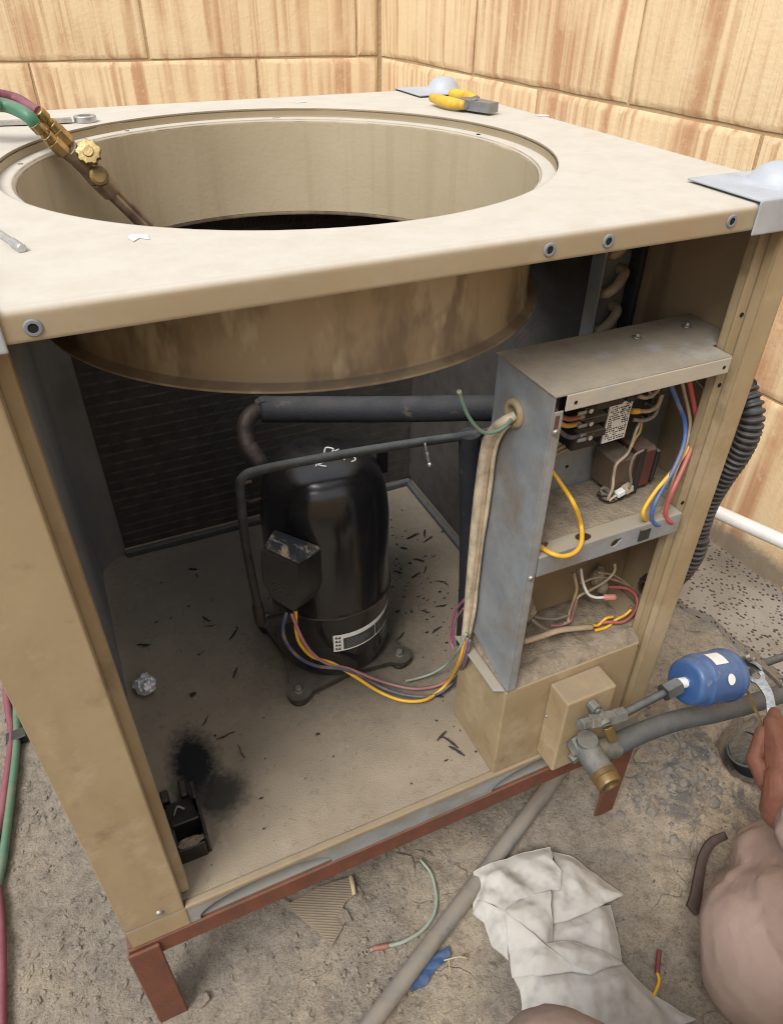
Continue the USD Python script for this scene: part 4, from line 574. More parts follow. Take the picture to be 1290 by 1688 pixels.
# ================================================================== CONTROL BOX
cb = thing('control_box', 'grey galvanised electrical box with open front inside the right of the cabinet', 'electrical box')
X0, X1, Y0, Y1, Z0, Z1 = 0.5555, 0.8320, 0.0005, 0.110, 0.487, 0.9475
lsd = obj('side_plate', cat([prism(Polygon([(Y0, Z0 + 0.0), (Y1, Z0 + 0.03), (Y1, Z1), (Y0, Z1)]).difference(Point(0.064, 0.897).buffer(0.0125)), 0.0015, YZ(X0)), rbox(X0 + 0.0015, X0 + 0.0135, Y0, Y0 + 0.0015, Z0 + 0.002, Z1 - 0.018, 0.0005), prism(Polygon([(X0, 0.004), (X0 - 0.016, 0.012), (X0 - 0.016, 0.125), (X0, 0.118)]), 0.0015, np.array([[1, 0, 0, 0], [0, 1, 0, 0], [0, 0, 1, 0.4855], [0, 0, 0, 1.0]]))]), 'galv', cb, 30)
gr = at(lathe([(0.0095, -0.004), (0.0085, 0.003), (0.0105, 0.006), (0.0145, 0.0062), (0.0165, 0.004), (0.017, 0.0), (0.0125, 0.0), (0.0120, -0.004)], 28), (X0, 0.064, 0.897), (-1, 0, 0)); obj('grommet', gr, 'tan', lsd, 50)
obj('corner_hole', bx(X0 + 0.004, X0 + 0.009, Y0 - 0.0004, Y0 + 0.0001, 0.905, 0.925), 'trans_red', lsd, False)
for z in (0.70, 0.905): obj('screw', at(lathe([(0, 0.003), (0.003, 0.0026), (0.0042, 0.001), (0.0045, 0)], 10), (X0 + 0.0075, Y0, z), (0, -1, 0)), 'screw', lsd)
tp = obj('top_plate', cat([prism(Polygon([(X0 - 0.0015, -0.0015), (0.7885, -0.0015), (0.7885, 0.030), (X1 - 0.001, 0.030), (X1 - 0.001, Y1 + 0.002), (X0 - 0.0015, Y1 + 0.002)]), 0.0018, np.array([[1, 0, 0, 0], [0, 1, 0, 0], [0, 0, 1, Z1], [0, 0, 0, 1.0]]))]), 'galv_top', cb, 30); obj('front_lip', rbox(X0 + 0.012, 0.7865, -0.0032, -0.0016, Z1 - 0.0175, Z1 + 0.0012, 0.0005), 'lip_dusty', tp, 30)
for i, (x, y, z) in enumerate(D['boxtopholes']): obj('screw', at(lathe([(0, 0.006), (0.0032, 0.0055), (0.0036, 0.002), (0.006, 0.001), (0.0062, 0)], 10), (x, min(y, 0.1), Z1 + 0.0018), (0.2, 0, 1)), 'screw', tp)
for x in (0.579, 0.778): obj('screw_hole', at(lathe([(0, 0.0004), (0.0022, 0.0004), (0.0022, 0)], 10), (x, -0.0032, Z1 - 0.009), (0, -1, 0)), 'void', tp)
bk = obj('back_plate', bx(X0 + 0.0016, X1, Y1 - 0.0015, Y1, Z0 + 0.03, Z1 - 0.0002), 'galv', cb, False)
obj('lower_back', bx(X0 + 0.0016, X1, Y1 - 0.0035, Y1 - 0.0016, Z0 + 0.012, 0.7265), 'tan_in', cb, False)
for p in ((0.645, 0.79), (0.68, 0.765), (0.62, 0.84)): obj('hole', at(lathe([(0, 0.0004), (0.0026, 0.0004), (0.0026, 0)], 10), (p[0], Y1 - 0.0015, p[1]), (0, -1, 0)), 'void', bk)
ps = Polygon([(X0 + 0.014, Y0), (0.7885, Y0), (0.7885, 0.028), (X1, 0.028), (X1, Y1 - 0.004), (X0 + 0.014, Y1 - 0.004)])
for c in D['shelfholes']: ps = ps.difference(affinity.scale(Point(c[0], max(c[1], 0.006) + 0.006).buffer(1, 12), 0.0105, 0.0075))
sf = obj('shelf', cat([prism(ps, 0.0015, np.array([[1, 0, 0, 0], [0, 1, 0, 0], [0, 0, 1, 0.729], [0, 0, 0, 1.0]])), prism(sbox(X0 + 0.0137, 0.700, 0.7885, 0.7304).difference(affinity.rotate(affinity.scale(Point(0.684, 0.7155).buffer(1, 12), 0.0062, 0.0052), 30)).difference(Point(0.6905, 0.7185).buffer(0.0025)), 0.0015, XZ(Y0))]), 'galv', cb, 30)
obj('knockout_cover', rbox(0.7215, 0.7385, -0.003, -0.0011, 0.706, 0.7245, 0.0006), 'contact', sf)
lx, ly = np.meshgrid(np.linspace(X0 + 0.016, X1 - 0.001, 60), np.linspace(0.022, Y1 - 0.004, 24), indexing='ij'); lpnt = np.stack([lx, ly, 0 * lx], -1)
lz = 0.7306 + 0.005 * meshkit.fbm(lpnt * 30, 4, 3) * np.clip((ly - 0.02) / 0.03, 0.05, 1); a_, b_ = lx.shape; i1, j1 = np.meshgrid(np.arange(a_ - 1), np.arange(b_ - 1), indexing='ij'); k0 = (i1 * b_ + j1).ravel()
obj('dust_layer', trimesh.Trimesh(np.stack([lx, ly, lz], -1).reshape(-1, 3), np.vstack([np.stack([k0, k0 + b_, k0 + b_ + 1], 1), np.stack([k0, k0 + b_ + 1, k0 + 1], 1)]), process=False), 'lint', sf, True)

# contactor
ct = thing('contactor', 'black relay with white printed plate behind the red and yellow leads', 'contactor')
obj('base', rbox(0.650, 0.755, 0.072, 0.108, 0.815, 0.905, 0.003), 'contact', ct, 30)
for x in (0.660, 0.708): obj('top_case', rbox(x, x + 0.044, 0.056, 0.0715, 0.878, 0.912, 0.003), 'contact', ct, 30)
pc = A('contactor'); TL, TR, BR, BL = pc[1], pc[2], pc[3], pc[4]; ux = (TR - TL); uz = (BL - TL)
def plate_pt(a, b, y): p = TL + ux * a + uz * b; return (p[0], y, p[2])
obj('body', hull([plate_pt(a, b, y) for a in (-0.04, 1.04) for b in (-0.02, 1.03) for y in (0.061, 0.0717)]), 'contact', ct, 20)
pl_ = obj('label_plate', hull([plate_pt(a, b, y) for a in (0, 1) for b in (0, 1) for y in (0.0585, 0.0605)]), 'white', ct, 20)
ink = []
for b in np.arange(0.06, 0.97, 0.058):
    a = 0.07
    while a < 0.92:
        wd = random.choice((0.03, 0.05, 0.08, 0.11)); hh = 0.024 if random.random() > 0.25 else 0.036
        if not (0.3 < a + wd / 2 < 0.68 and 0.42 < b < 0.60) and random.random() > 0.12:
            e_ = min(a + wd, 0.94); ink.append(hull([plate_pt(q, w_, y) for q in (a, e_) for w_ in (b, b + hh) for y in (0.0581, 0.0586)]))
        a += wd + random.choice((0.025, 0.04, 0.06))
obj('lettering', cat(ink), 'ink', pl_, False)
for k, (t, zz) in enumerate(zip(D['terminals'], (0.884, 0.866, 0.846))):
    x = t[0]
    tt = obj('terminal', cat([rbox(x - 0.010, x + 0.030, 0.058, 0.0718, zz - 0.007, zz + 0.004, 0.0015), rbox(x - 0.006, x + 0.010, 0.0555, 0.0578, zz - 0.005, zz + 0.002, 0.0006)]), 'contact', ct, 30)
    obj('screw', at(lathe([(0, 0.003), (0.003, 0.003), (0.0035, 0.002), (0.0035, 0)], 10), (x + 0.002, 0.0555, zz - 0.001), (0, -1, 0)), 'chrome', tt)
    obj('spade', rbox(x - 0.016, x - 0.003, 0.0535, 0.0553, zz - 0.004, zz + 0.001, 0.0005), 'galv', tt)
for k, zz in enumerate((0.886, 0.868, 0.848)): obj('terminal', rbox(0.7555, 0.768, 0.064, 0.080, zz - 0.007, zz + 0.005, 0.0015), 'contact', ct, 30)
# transformer
tf = thing('transformer', 'dusty brown transformer below the relay with dark red winding', 'transformer')
obj('core', cat([rbox(0.716, 0.752, 0.060, 0.104, 0.742, 0.792, 0.003)]), 'trans', tf, 30)
obj('winding', rbox(0.7525, 0.782, 0.058, 0.104, 0.738, 0.800, 0.004), 'trans_red', tf, 30)
obj('frame', cat([rbox(0.7495, 0.7585, 0.054, 0.0578, 0.734, 0.806, 0.0015), rbox(0.7825, 0.788, 0.058, 0.105, 0.745, 0.792, 0.0015), rbox(0.708, 0.735, 0.050, 0.062, 0.734, 0.742, 0.0015)]), 'contact', tf, 30)
cm = A('mesh', 0); solo('dust_clump', crumple((cm[0], 0.06, 0.741), 0.012, 5, 0.6, 3, (1, 1, 0.8)), 'contact', 'dark tangled clump of dirt beside the white plug connector', 'dirt', smooth=False)
c0, c1 = A('conn', 0), A('conn', 1)
pc_ = thing('plug_connector', 'small white plastic plug connector under the transformer', 'connector')
obj('socket', at(rbox(-0.0045, 0.0045, -0.004, 0.004, 0, 0.012, 0.001), c0, c1 - c0), 'white', pc_, 30)
obj('plug', at(rbox(-0.0055, 0.0055, -0.0048, 0.0048, 0.0122, 0.024, 0.001), c0, c1 - c0), 'w_cream', pc_, 30)

# wires in the upper compartment
def wire_obj(name, key, m, label, r=0.0026, tips=None, n=8):
    r *= 0.86
    t = thing(name, label, 'wire'); obj('insulation', tube(D[key], r, n, 7), m, t, True)
    P = spline(D[key], 7)
    if tips:
        for e, mm_, L, rr in tips:
            a, b = (P[0], P[0] - P[1]) if e == 0 else (P[-1], P[-1] - P[-2]); b = b / np.linalg.norm(b)
            obj('crimp', tube([a - b * 0.001, a + b * L], rr, 10, 3), mm_, t, True)
    return t
W_ = wire_obj
W_('yellow_wire', 'w_yellow_loop', 'w_yellow', 'bright yellow wire looping low over the shelf edge', 0.0034, [(1, 'w_beige', 0.006, 0.004)])
W_('blue_wire', 'w_blue_loop', 'w_blue', 'long blue wire looping beside the red one in the box', 0.0032)
W_('beige_wire', 'w_beige_a', 'w_beige', 'dusty beige wire running between the blue and red loops', 0.0026)
W_('red_wire', 'w_red_loop', 'w_red', 'bright red wire in the loop nearest the right post', 0.0034)
W_('yellow_wire', 'w_yellow_b', 'w_yellow', 'yellow wire that leaves the right post and hangs left of the blue loop', 0.0029)
W_('grey_wire', 'w_grey_b', 'w_grey', 'short grey wire entering through the right post', 0.003)
W_('beige_wire', 'w_beige_top', 'w_cream', 'thin pale wire crossing under the box top to the right post', 0.0016)
W_('pink_wire', 'w_pink_b', 'w_pink', 'pink wire hanging straight behind the red loop', 0.0026)
W_('red_wire', 'w_red_c', 'w_darkred', 'short dark red lead on the top left relay terminal', 0.0036, [(1, 'galv', 0.008, 0.0034)])
W_('yellow_wire', 'w_yellow_c', 'w_yellow_dusty', 'short amber lead on the middle left relay terminal', 0.0036, [(1, 'galv', 0.008, 0.0034)])
W_('blue_wire', 'w_blue_c', 'w_navy', 'short navy lead on the lowest left relay terminal', 0.0034, [(1, 'galv', 0.008, 0.0034)])
W_('beige_wire', 'w_beige_c', 'w_beige', 'upper of two beige leads under the left relay terminals', 0.0022)
W_('beige_wire', 'w_beige_d', 'w_beige', 'lower of two beige leads under the left relay terminals', 0.0022)
W_('beige_wire', 'w_r1', 'w_beige', 'thick beige lead curving into the top right of the relay', 0.0032)
W_('grey_wire', 'w_r2', 'w_grey', 'grey lead dropping from under the box top right of the relay', 0.0024)
W_('beige_wire', 'w_r3', 'w_beige', 'beige lead with yellow end at the middle right of the relay', 0.0032, [(1, 'w_yellow', 0.010, 0.0036)])
W_('grey_wire', 'w_r4', 'w_grey', 'grey lead at the lower right of the relay', 0.003)
W_('beige_wire', 'w_d1', 'w_cream', 'long pale wire from the relay down to the dirt clump', 0.0022)
W_('beige_wire', 'w_d2', 'w_yellow_dusty', 'short yellowed wire just under the white printed plate', 0.002)
W_('grey_wire', 'w_d3', 'w_grey', 'grey wire arching over the transformer to the white plug', 0.002)
W_('white_wire', 'w_d4', 'w_cream', 'short cream wire between dirt clump and white plug', 0.0022)
W_('black_wire', 'w_dark', 'w_black', 'black wire curving behind the transformer', 0.0022)
# lower compartment
W_('white_wire', 'l_white', 'w_white', 'white wire ending in a pink spade terminal in the lower box', 0.0026, [(1, 'hose_pale', 0.016, 0.0048)])
W_('beige_wire', 'l_beige1', 'w_beige', 'beige wire curving down from the shelf in the lower box', 0.0026)
W_('beige_wire', 'l_beige2', 'w_beige', 'dusty beige wire hanging straight at the left of the lower box', 0.0028)
W_('pink_wire', 'l_pink', 'w_pink', 'pink wire at the left of the lower box', 0.0022)
W_('grey_wire', 'l_grey1', 'w_grey', 'upper grey wire from the putty plug in the lower box', 0.0028)
W_('grey_wire', 'l_grey2', 'w_grey', 'lower grey wire from the putty plug in the lower box', 0.0034)
W_('red_wire', 'l_red', 'w_red', 'red wire in a wide arc in the lower box', 0.0028)
W_('yellow_wire', 'l_yellow1', 'w_yellow', 'left of two yellow strands twisted with the red wires', 0.0027)
W_('yellow_wire', 'l_yellow2', 'w_yellow', 'right of two yellow strands twisted with the red wires', 0.0027)
W_('red_wire', 'l_red2', 'w_darkred', 'dark red wire twisted with the yellow strands', 0.0027)
W_('beige_wire', 'l_beige3', 'w_beige', 'beige wire across the back of the lower box to the red arc', 0.0024)
W_('grey_cable', 'l_cable', 'w_grey', 'grey cable leaving through the round fitting in the lower box', 0.005)
W_('beige_sheath', 'l_sheath', 'w_beige', 'dust covered cable sheath along the front of the lower box', 0.0052)
W_('beige_wire', 'l_x1', 'w_beige', 'dusty beige wire crossing under the shelf to the round fitting', 0.0022)
W_('grey_wire', 'l_x2', 'w_grey', 'thin grey wire drooping behind the white wire in the lower box', 0.0018)
lt = [A('lowtrans', i) for i in range(4)]
jb = thing('dusty_joint', 'dust caked wire joint hanging below the shelf', 'wire joint')
for i in range(5): obj('twist_cap', crumple(lt[0] * 0.5 + lt[2] * 0.5 + np.array([rng.uniform(-0.016, 0.016), rng.uniform(-0.012, 0.004), rng.uniform(-0.012, 0.016)]), 0.009, i, 0.3, 2, (1, 1, 1.5)), 'lint', jb)
g_ = A('lowgrom', 0); solo('putty_plug', crumple((g_[0] - 0.004, 0.06, g_[2]), 0.017, 12, 0.4, 3, (0.9, 0.9, 1.25)), 'lint', 'lump of dusty putty on the left wall of the lower box', 'putty')
r_ = A('cring', 0); cf = thing('conduit_fitting', 'dark round conduit fitting through the right side of the lower box', 'conduit fitting')
obj('ring', at(lathe([(0.009, 0), (0.009, 0.014), (0.0135, 0.014), (0.015, 0.010), (0.015, 0.004), (0.0195, 0.004), (0.0195, 0.0)], 8), (0.8335, r_[1], r_[2]), (-1, -0.15, 0.1)), 'pipe_burn', cf, 25)

# ================================================================== COMPRESSOR
cp = thing('compressor', 'glossy black cylindrical compressor standing on the dusty floor', 'compressor')
CX, CY, R = 0.4230, 0.3520, 0.1015
prof = [(0, 0.7140), (0.034, 0.7128), (0.056, 0.7085), (0.070, 0.7010), (0.081, 0.690), (0.0895, 0.675), (0.0950, 0.656), (0.0985, 0.632), (R, 0.602), (R, 0.470), (R + 0.0018, 0.466), (R + 0.0018, 0.456), (R - 0.0015, 0.452), (R - 0.0015, 0.335), (R - 0.008, 0.318), (0.070, 0.308), (0, 0.306)]
b = lathe(prof[::-1], 72); b.apply_translation([CX, CY, 0]); body = obj('shell', b, 'black', cp, 40)
feet = [(-0.095, -0.088), (0.095, -0.084), (0.095, 0.095), (-0.095, 0.095)]
pl2 = Point(CX, CY).buffer(0.062, 16)
for dx, dy in feet:
    pl2 = pl2.union(LineString([(CX + dx * 0.6, CY + dy * 0.6), (CX + dx, CY + dy)]).buffer(0.021, 10))
for i in range(4):
    a, c = feet[i], feet[(i + 1) % 4]; pl2 = pl2.union(LineString([(CX + a[0], CY + a[1]), (CX + 0.5 * (a[0] + c[0]) * 0.86, CY + 0.5 * (a[1] + c[1]) * 0.86), (CX + c[0], CY + c[1])]).buffer(0.012, 8))
foot = prism(pl2, 0.008); foot.apply_translation([0, 0, 0.300]); fr = obj('foot_plate', foot, 'black_foot', cp, 30)
for dx, dy in feet:
    gm = lathe([(0, 0), (0.017, 0), (0.018, 0.004), (0.015, 0.008), (0.016, 0.0115), (0, 0.0115)], 20); gm.apply_translation([CX + dx, CY + dy, 0.2880]); obj('grommet', gm, 'plastic_black', fr)
    bo = lathe([(0, 0.012), (0.005, 0.012), (0.0058, 0.011), (0.0058, 0.002), (0.010, 0.0015), (0.010, 0)], 6); bo.apply_translation([CX + dx, CY + dy, 0.3062]); obj('bolt', bo, 'screw', fr, False)
# terminal cover
TF = [(0.2881, 0.225, 0.6640), (0.3332, 0.225, 0.620), (0.2852, 0.225, 0.6110), (0.3300, 0.225, 0.5560), (0.2940, 0.225, 0.5760), (0.3231, 0.225, 0.5370)]
TB = [(0.3232, 0.283, 0.6400), (0.3840, 0.262, 0.6035), (0.3232, 0.283, 0.5700), (0.3830, 0.262, 0.5440), (0.3740, 0.266, 0.5150), (0.345, 0.28, 0.52)]
tb = obj('terminal_cover', hull([p for q in TF + TB for p in ((q[0] + 0.002, q[1], q[2]), (q[0], q[1] + 0.002, q[2]), (q[0], q[1], q[2] - 0.002))]), 'plastic_black', cp, 25)
LD = [(0.2965, 0.2300, 0.6660), (0.3392, 0.2290, 0.6205), (0.3838, 0.2610, 0.6062), (0.3225, 0.2810, 0.6440)]
obj('cover_lid', hull([(x, y, z + d) for x, y, z in LD for d in (0.0006, 0.004)] + [(x, y - 0.0005, z - 0.012) for x, y, z in LD[:2]]), 'cover_top', tb, 20)
obj('cover_clip', tube([(0.381, 0.262, 0.594), (0.395, 0.258, 0.588), (0.397, 0.260, 0.576), (0.383, 0.264, 0.573)], 0.0016, 6, 4), 'pipe_burn', tb, True)
for k, z in enumerate((0.600, 0.594, 0.588, 0.582)):
    e_ = lambda t, zz: (0.2875 + 0.0445 * t, 0.2247, zz - 0.046 * t + 0.018)
    obj('moulded_line', tube([e_(0.22 + 0.05 * (k % 2), z), e_(0.80 - 0.06 * (k % 3), z)], 0.0006, 5, 2), 'foot' if False else 'black_foot', tb)
# wrapped label with pictogram panel
def wrap(a0, a1, z0, z1, off, n=14):
    ang = np.linspace(a0, a1, n); rr = R - 0.0015 + off
    V = [(CX + rr * math.cos(a), CY + rr * math.sin(a), z) for a in ang for z in (z0, z1)]
    F = []
    for i in range(n - 1): F += [[2 * i, 2 * i + 2, 2 * i + 3], [2 * i, 2 * i + 3, 2 * i + 1]]
    return trimesh.Trimesh(V, F, process=False)
A0, A1 = math.radians(-108), math.radians(-8)
lb = obj('label', wrap(A0, A1, 0.384, 0.4225, 0.0006), 'white', body, True)
obj('label_print', cat([wrap(math.radians(-98.5), math.radians(-64), 0.3875, 0.4135, 0.0010), wrap(math.radians(-63), math.radians(-36), 0.3875, 0.4135, 0.0010, 8), wrap(math.radians(-35), math.radians(-10), 0.3875, 0.4135, 0.0010, 8)]), 'ink', body, True)
pic = []
for z in (0.388, 0.3965, 0.405, 0.4135):
    for a, wd, hh in ((-106.0, 1.8, 0.0048), (-103.6, 1.6, 0.0032), (-102.0, 0.9, 0.0055)): pic.append(wrap(math.radians(a), math.radians(a + wd), z, z + hh, 0.0010, 3))
obj('warning_symbols', cat(pic), 'ink', body, False)
txt = []
for z in np.arange(0.3905, 0.4115, 0.0036):
    for s0 in (-97, -62, -34): txt.append(wrap(math.radians(s0 + 1.5), math.radians(s0 + 1.5 + rng.uniform(12, 26)), z, z + 0.0008, 0.0013, 5))
obj('label_text', cat(txt), 'gasket', body, False)
# paint marker scribbles on the crown, lifting lug, side stub
def mark(pts, r=0.0013):
    P = spline(np.array([(x, y, 0) for x, y in pts]), 4); d = np.hypot(P[:, 0] - CX, P[:, 1] - CY); pr = np.array([(q[0], q[1]) for q in prof]); o = np.argsort(pr[:9, 0]); P[:, 2] = np.interp(d, pr[:9, 0][o], pr[:9, 1][o]) + 0.0004; return tube(P, r, 6, 1, False)
mk = [[(0.402, 0.318), (0.410, 0.332), (0.413, 0.322), (0.406, 0.320), (0.416, 0.312)], [(0.425, 0.345), (0.432, 0.357), (0.441, 0.350), (0.436, 0.342), (0.448, 0.346)], [(0.446, 0.318), (0.452, 0.327), (0.461, 0.325), (0.463, 0.316), (0.455, 0.312)], [(0.462, 0.330), (0.471, 0.331), (0.469, 0.324)]]
obj('paint_mark', cat([mark(q) for q in mk]), 'white', body, True)
obj('lifting_lug', hull([(CX + 0.080, CY - 0.012, 0.655), (CX + 0.103, CY - 0.012, 0.655), (CX + 0.103, CY - 0.012, 0.69), (CX + 0.090, CY - 0.012, 0.708), (CX + 0.080, CY - 0.008, 0.655), (CX + 0.103, CY - 0.008, 0.655), (CX + 0.103, CY - 0.008, 0.69), (CX + 0.090, CY - 0.008, 0.708)]), 'black', body, 20)
obj('seam_bead', (lambda m_: (m_.apply_translation([CX, CY, 0]), m_)[1])(lathe([(R + 0.0010, 0.464), (R + 0.0032, 0.4615), (R + 0.0010, 0.459)], 72)), 'black_foot', body, True)

# pipes
dp = thing('discharge_pipe', 'thin grey copper pipe crossing above the compressor', 'pipe')
obj('run', tube(D['discharge'], 0.0066, 14, 8), 'pipe_dark', dp, True)
q = A('discharge'); obj('joint', tube([q[2] + [0, 0, -0.012], q[3] + [0, 0, -0.002]], [0.0085, 0.0092, 0.008], 14, 3), 'pipe_burn', dp, True); obj('joint', rod(q[0] + [0.03, 0.004, -0.006], q[1] + [0.002, 0, 0], 0.0088, 14), 'pipe_burn', dp, True)
sc = A('schrader'); obj('charging_port', cat([tube(sc[:2], 0.0022, 8, 3), tube(sc[1:], 0.0036, 6, 3)]), 'screw', dp, True); obj('port_cap', ball(sc[2], 0.0046, 2), 'chrome', dp, True)
sp = thing('suction_pipe', 'fat pipe wrapped in dark foam behind the compressor', 'pipe')
obj('copper_bend', tube(D['suction_bare'], 0.0125, 16, 8), 'pipe_burn', sp, True)
obj('joint', tube([A('suction_bare', 0), A('suction_bare', 1) * 0.75 + A('suction_bare', 2) * 0.25], 0.0142, 16, 3), 'pipe_burn', sp, True)
P = spline(np.vstack([D['suction_ins'], [[0.765, 0.30, 0.70], [0.77, 0.30, 0.60]]]), 14); rr = 0.0205 + 0.0012 * (meshkit.fbm(P * 40, 2, 3) - 0.5); obj('foam_sleeve', tube(P, rr, 20, 1, False), 'foam', sp, True)
obj('torn_end', crumple(A('suction_ins', 0) + np.array([0.004, -0.002, 0.016]), 0.010, 3, 0.5, 2, (1.3, 1, 0.5)), 'foam', sp)
solo('foam_covered_pipe', tube([(0.622, 0.262, 0.745), (0.630, 0.262, 0.65), (0.638, 0.262, 0.55), (0.646, 0.262, 0.42), (0.650, 0.262, 0.286)], 0.0165, 16, 8), 'foam', 'upright pipe in black foam behind the electrical box', 'pipe')
# a loose bracket left of the compressor
solo('pipe_clip', tube([(0.318, 0.372, 0.675), (0.300, 0.372, 0.672), (0.296, 0.372, 0.655), (0.310, 0.372, 0.640), (0.330, 0.372, 0.640)], 0.0035, 8, 5), 'pipe_burn', 'small burnt metal clip left of the compressor crown', 'clip', smooth=True)

# harness to compressor
hn = thing('wire_harness', 'dusty bundle of wires hanging from the box grommet to the compressor', 'wire harness')
for nm, key, m, r in (('sleeve', 'h_sleeve', 'w_cream', 0.0066), ('violet_wire', 'h_purple', 'w_purple', 0.0028), ('cream_wire', 'h_wire2', 'w_cream', 0.0028), ('beige_wire', 'h_wire3', 'w_beige', 0.0036), ('yellow_wire', 'h_yellow', 'w_yellow', 0.0030), ('red_wire', 'h_red', 'w_pink', 0.0027), ('blue_wire', 'h_blue', 'w_navy', 0.0029), ('green_wire', 'h_green', 'w_palegreen', 0.0022), ('magenta_wire', 'h_magenta', 'w_magenta', 0.0019), ('magenta_wire', 'h_magenta2', 'w_magenta', 0.0016)):
    P = np.array(D[key]); obj(nm, tube(P, r if nm != 'sleeve' else [0.0055, 0.0066, 0.0062, 0.0070, 0.0062, 0.0058, 0.0052], 8, 8), m, hn, True)
W_('green_wire', 'h_greentop', 'w_green', 'green wire with its free end sticking up beside the box grommet', 0.0024, [(0, 'w_palegreen', 0.003, 0.0026)])

# ================================================================== VALVES, DRIER, LINES
lv = A('lv'); v1 = thing('liquid_valve', 'small corroded service valve on the tan valve box', 'valve')
obj('body', cat([rod((0.660, -0.058, 0.436), (0.704, -0.061, 0.426), 0.0115, 6), rod((0.682, -0.0405, 0.436), (0.682, -0.07, 0.430), 0.010, 12)]), 'valve', v1, 25)
obj('port', rod((0.644, -0.060, 0.441), (0.662, -0.059, 0.436), 0.0085, 6), 'valve', v1, 25)
obj('stem_cap', rod((0.690, -0.066, 0.420), (0.696, -0.078, 0.398), 0.0078, 8), 'brass_old', v1, 25)
obj('flare_nut', rod((0.704, -0.060, 0.4265), (0.724, -0.059, 0.4205), 0.0115, 6), 'valve', v1, 25)
obj('lug', cat([rod((0.674, -0.041, 0.452), (0.674, -0.055, 0.452), 0.0085, 10), rod((0.674, -0.055, 0.452), (0.674, -0.059, 0.452), 0.004, 8)]), 'valve', v1, 25)
ll = thing('liquid_line', 'thin dark copper line from the small valve to the blue drier', 'pipe'); obj('run', tube([(0.722, -0.059, 0.4205), (0.764, -0.0555, 0.4195), (0.808, -0.0528, 0.4193)], 0.0062, 12, 8), 'pipe_dark', ll, True)
h = A('hex1'); obj('flare_nut', cat([rod((0.806, -0.0525, 0.4195), (0.8355, -0.0512, 0.4205), 0.0140, 6)]), 'pipe_dark', ll, 25)
dr = np.array([(0.8400, -0.05, 0.4220), (0.8480, -0.05, 0.4196), (0.9500, -0.05, 0.3902), (0.9640, -0.05, 0.3862)]); ax = dr[2] - dr[1]; L = np.linalg.norm(ax); fd = thing('filter_drier', 'blue cylindrical filter drier held by a spanner', 'filter drier')
ds = dr[1]; pr = [(0, 0), (0.008, 0), (0.010, 0.002), (0.028, 0.0025), (0.0335, 0.0045), (0.0362, 0.009), (0.0368, 0.018), (0.0372, 0.0235), (0.0400, 0.0265), (0.0405, 0.028), (0.0405, L - 0.021), (0.0422, L - 0.019), (0.0425, L - 0.012), (0.0400, L - 0.009), (0.0395, L - 0.003), (0.0370, L - 0.001), (0.012, L), (0, L)]
Tb = frame(ds, ax); tc0 = np.array([0.137, -0.515, 1.292]) - ds; base0 = math.atan2(tc0 @ Tb[:3, 1], tc0 @ Tb[:3, 0]) + 0.5; dm = lathe(pr, 48); vv = dm.vertices; a_ = np.arctan2(vv[:, 1], vv[:, 0]); vv[:, :2] *= (1 - 0.10 * np.exp(-((a_ - base0) / 0.45) ** 2) * (vv[:, 2] < 0.03))[:, None]; dm.vertices = vv
bd = obj('shell', at(dm, ds, ax), 'blue', fd, 40)
obj('fitting', rod(ds - ax / L * 0.012, ds + ax / L * 0.002, 0.0085, 14), 'white', fd); obj('fitting', rod(dr[2], dr[3], 0.0105, 6), 'brass_old', fd, 25)
Tfd = frame(ds, ax)
def on_drier(s, ang, r=0.0410): return Tfd[:3, 3] + Tfd[:3, 2] * s + r * (math.cos(ang) * Tfd[:3, 0] + math.sin(ang) * Tfd[:3, 1])
tocam = np.array([0.137, -0.515, 1.292]) - (ds + ax * 0.5); base_ang = math.atan2(tocam @ Tfd[:3, 1], tocam @ Tfd[:3, 0])
def sticker(s0, s1, a0, a1, n=8):
    V = [on_drier(s, a) for a in np.linspace(a0, a1, n) for s in (s0, s1)]; F = []
    for i in range(n - 1): F += [[2 * i, 2 * i + 2, 2 * i + 3], [2 * i, 2 * i + 3, 2 * i + 1]]
    return trimesh.Trimesh(V, F, process=False)
STK = sticker(L * 0.34, L * 0.62, base_ang - 1.02, base_ang - 0.40); DOT = None
obj('sticker', STK, 'white', bd, True)
n_ = 20; V = [on_drier(L * 0.54, base_ang + 0.22, 0.0411)] + [on_drier(L * 0.54 + 0.0085 * math.cos(t), base_ang + 0.22 + 0.0085 / 0.04 * math.sin(t), 0.0411) for t in np.linspace(0, 2 * np.pi, n_, endpoint=False)]
obj('white_dot', trimesh.Trimesh(V, [[0, 1 + i, 1 + (i + 1) % n_] for i in range(n_)], process=False), 'white', bd, True)
sv = thing('suction_valve', 'large corroded service valve with open brass end', 'valve')
obj('body', cat([rod((0.668, -0.0405, 0.372), (0.668, -0.062, 0.366), 0.022, 10), rod((0.668, -0.056, 0.373), (0.667, -0.101, 0.368), 0.0190, 20), rod((0.668, -0.058, 0.392), (0.668, -0.055, 0.352), 0.016, 12)]), 'valve', sv, 30)
cp_ = A('cap'); obj('brass_cap', at(lathe([(0.0125, 0.023), (0.0125, 0.006), (0, 0.006)] + [(0, 0), (0.017, 0), (0.0195, 0.002), (0.0200, 0.010), (0.0185, 0.011), (0.0185, 0.020), (0.0170, 0.023), (0.0125, 0.023)], 28), (0.667, -0.099, 0.3682), (-0.06, -1, -0.10)), 'brass_old', sv, 30)
obj('outlet_neck', rod((0.672, -0.055, 0.350), (0.735, -0.055, 0.330), 0.0175, 20), 'valve', sv, 30)
obj('side_port', rod((0.646, -0.058, 0.352), (0.662, -0.055, 0.358), 0.008, 8), 'valve', sv, 30)
sl_ = thing('insulated_suction_line', 'thick grey foam covered pipe running right below the blue drier', 'pipe')
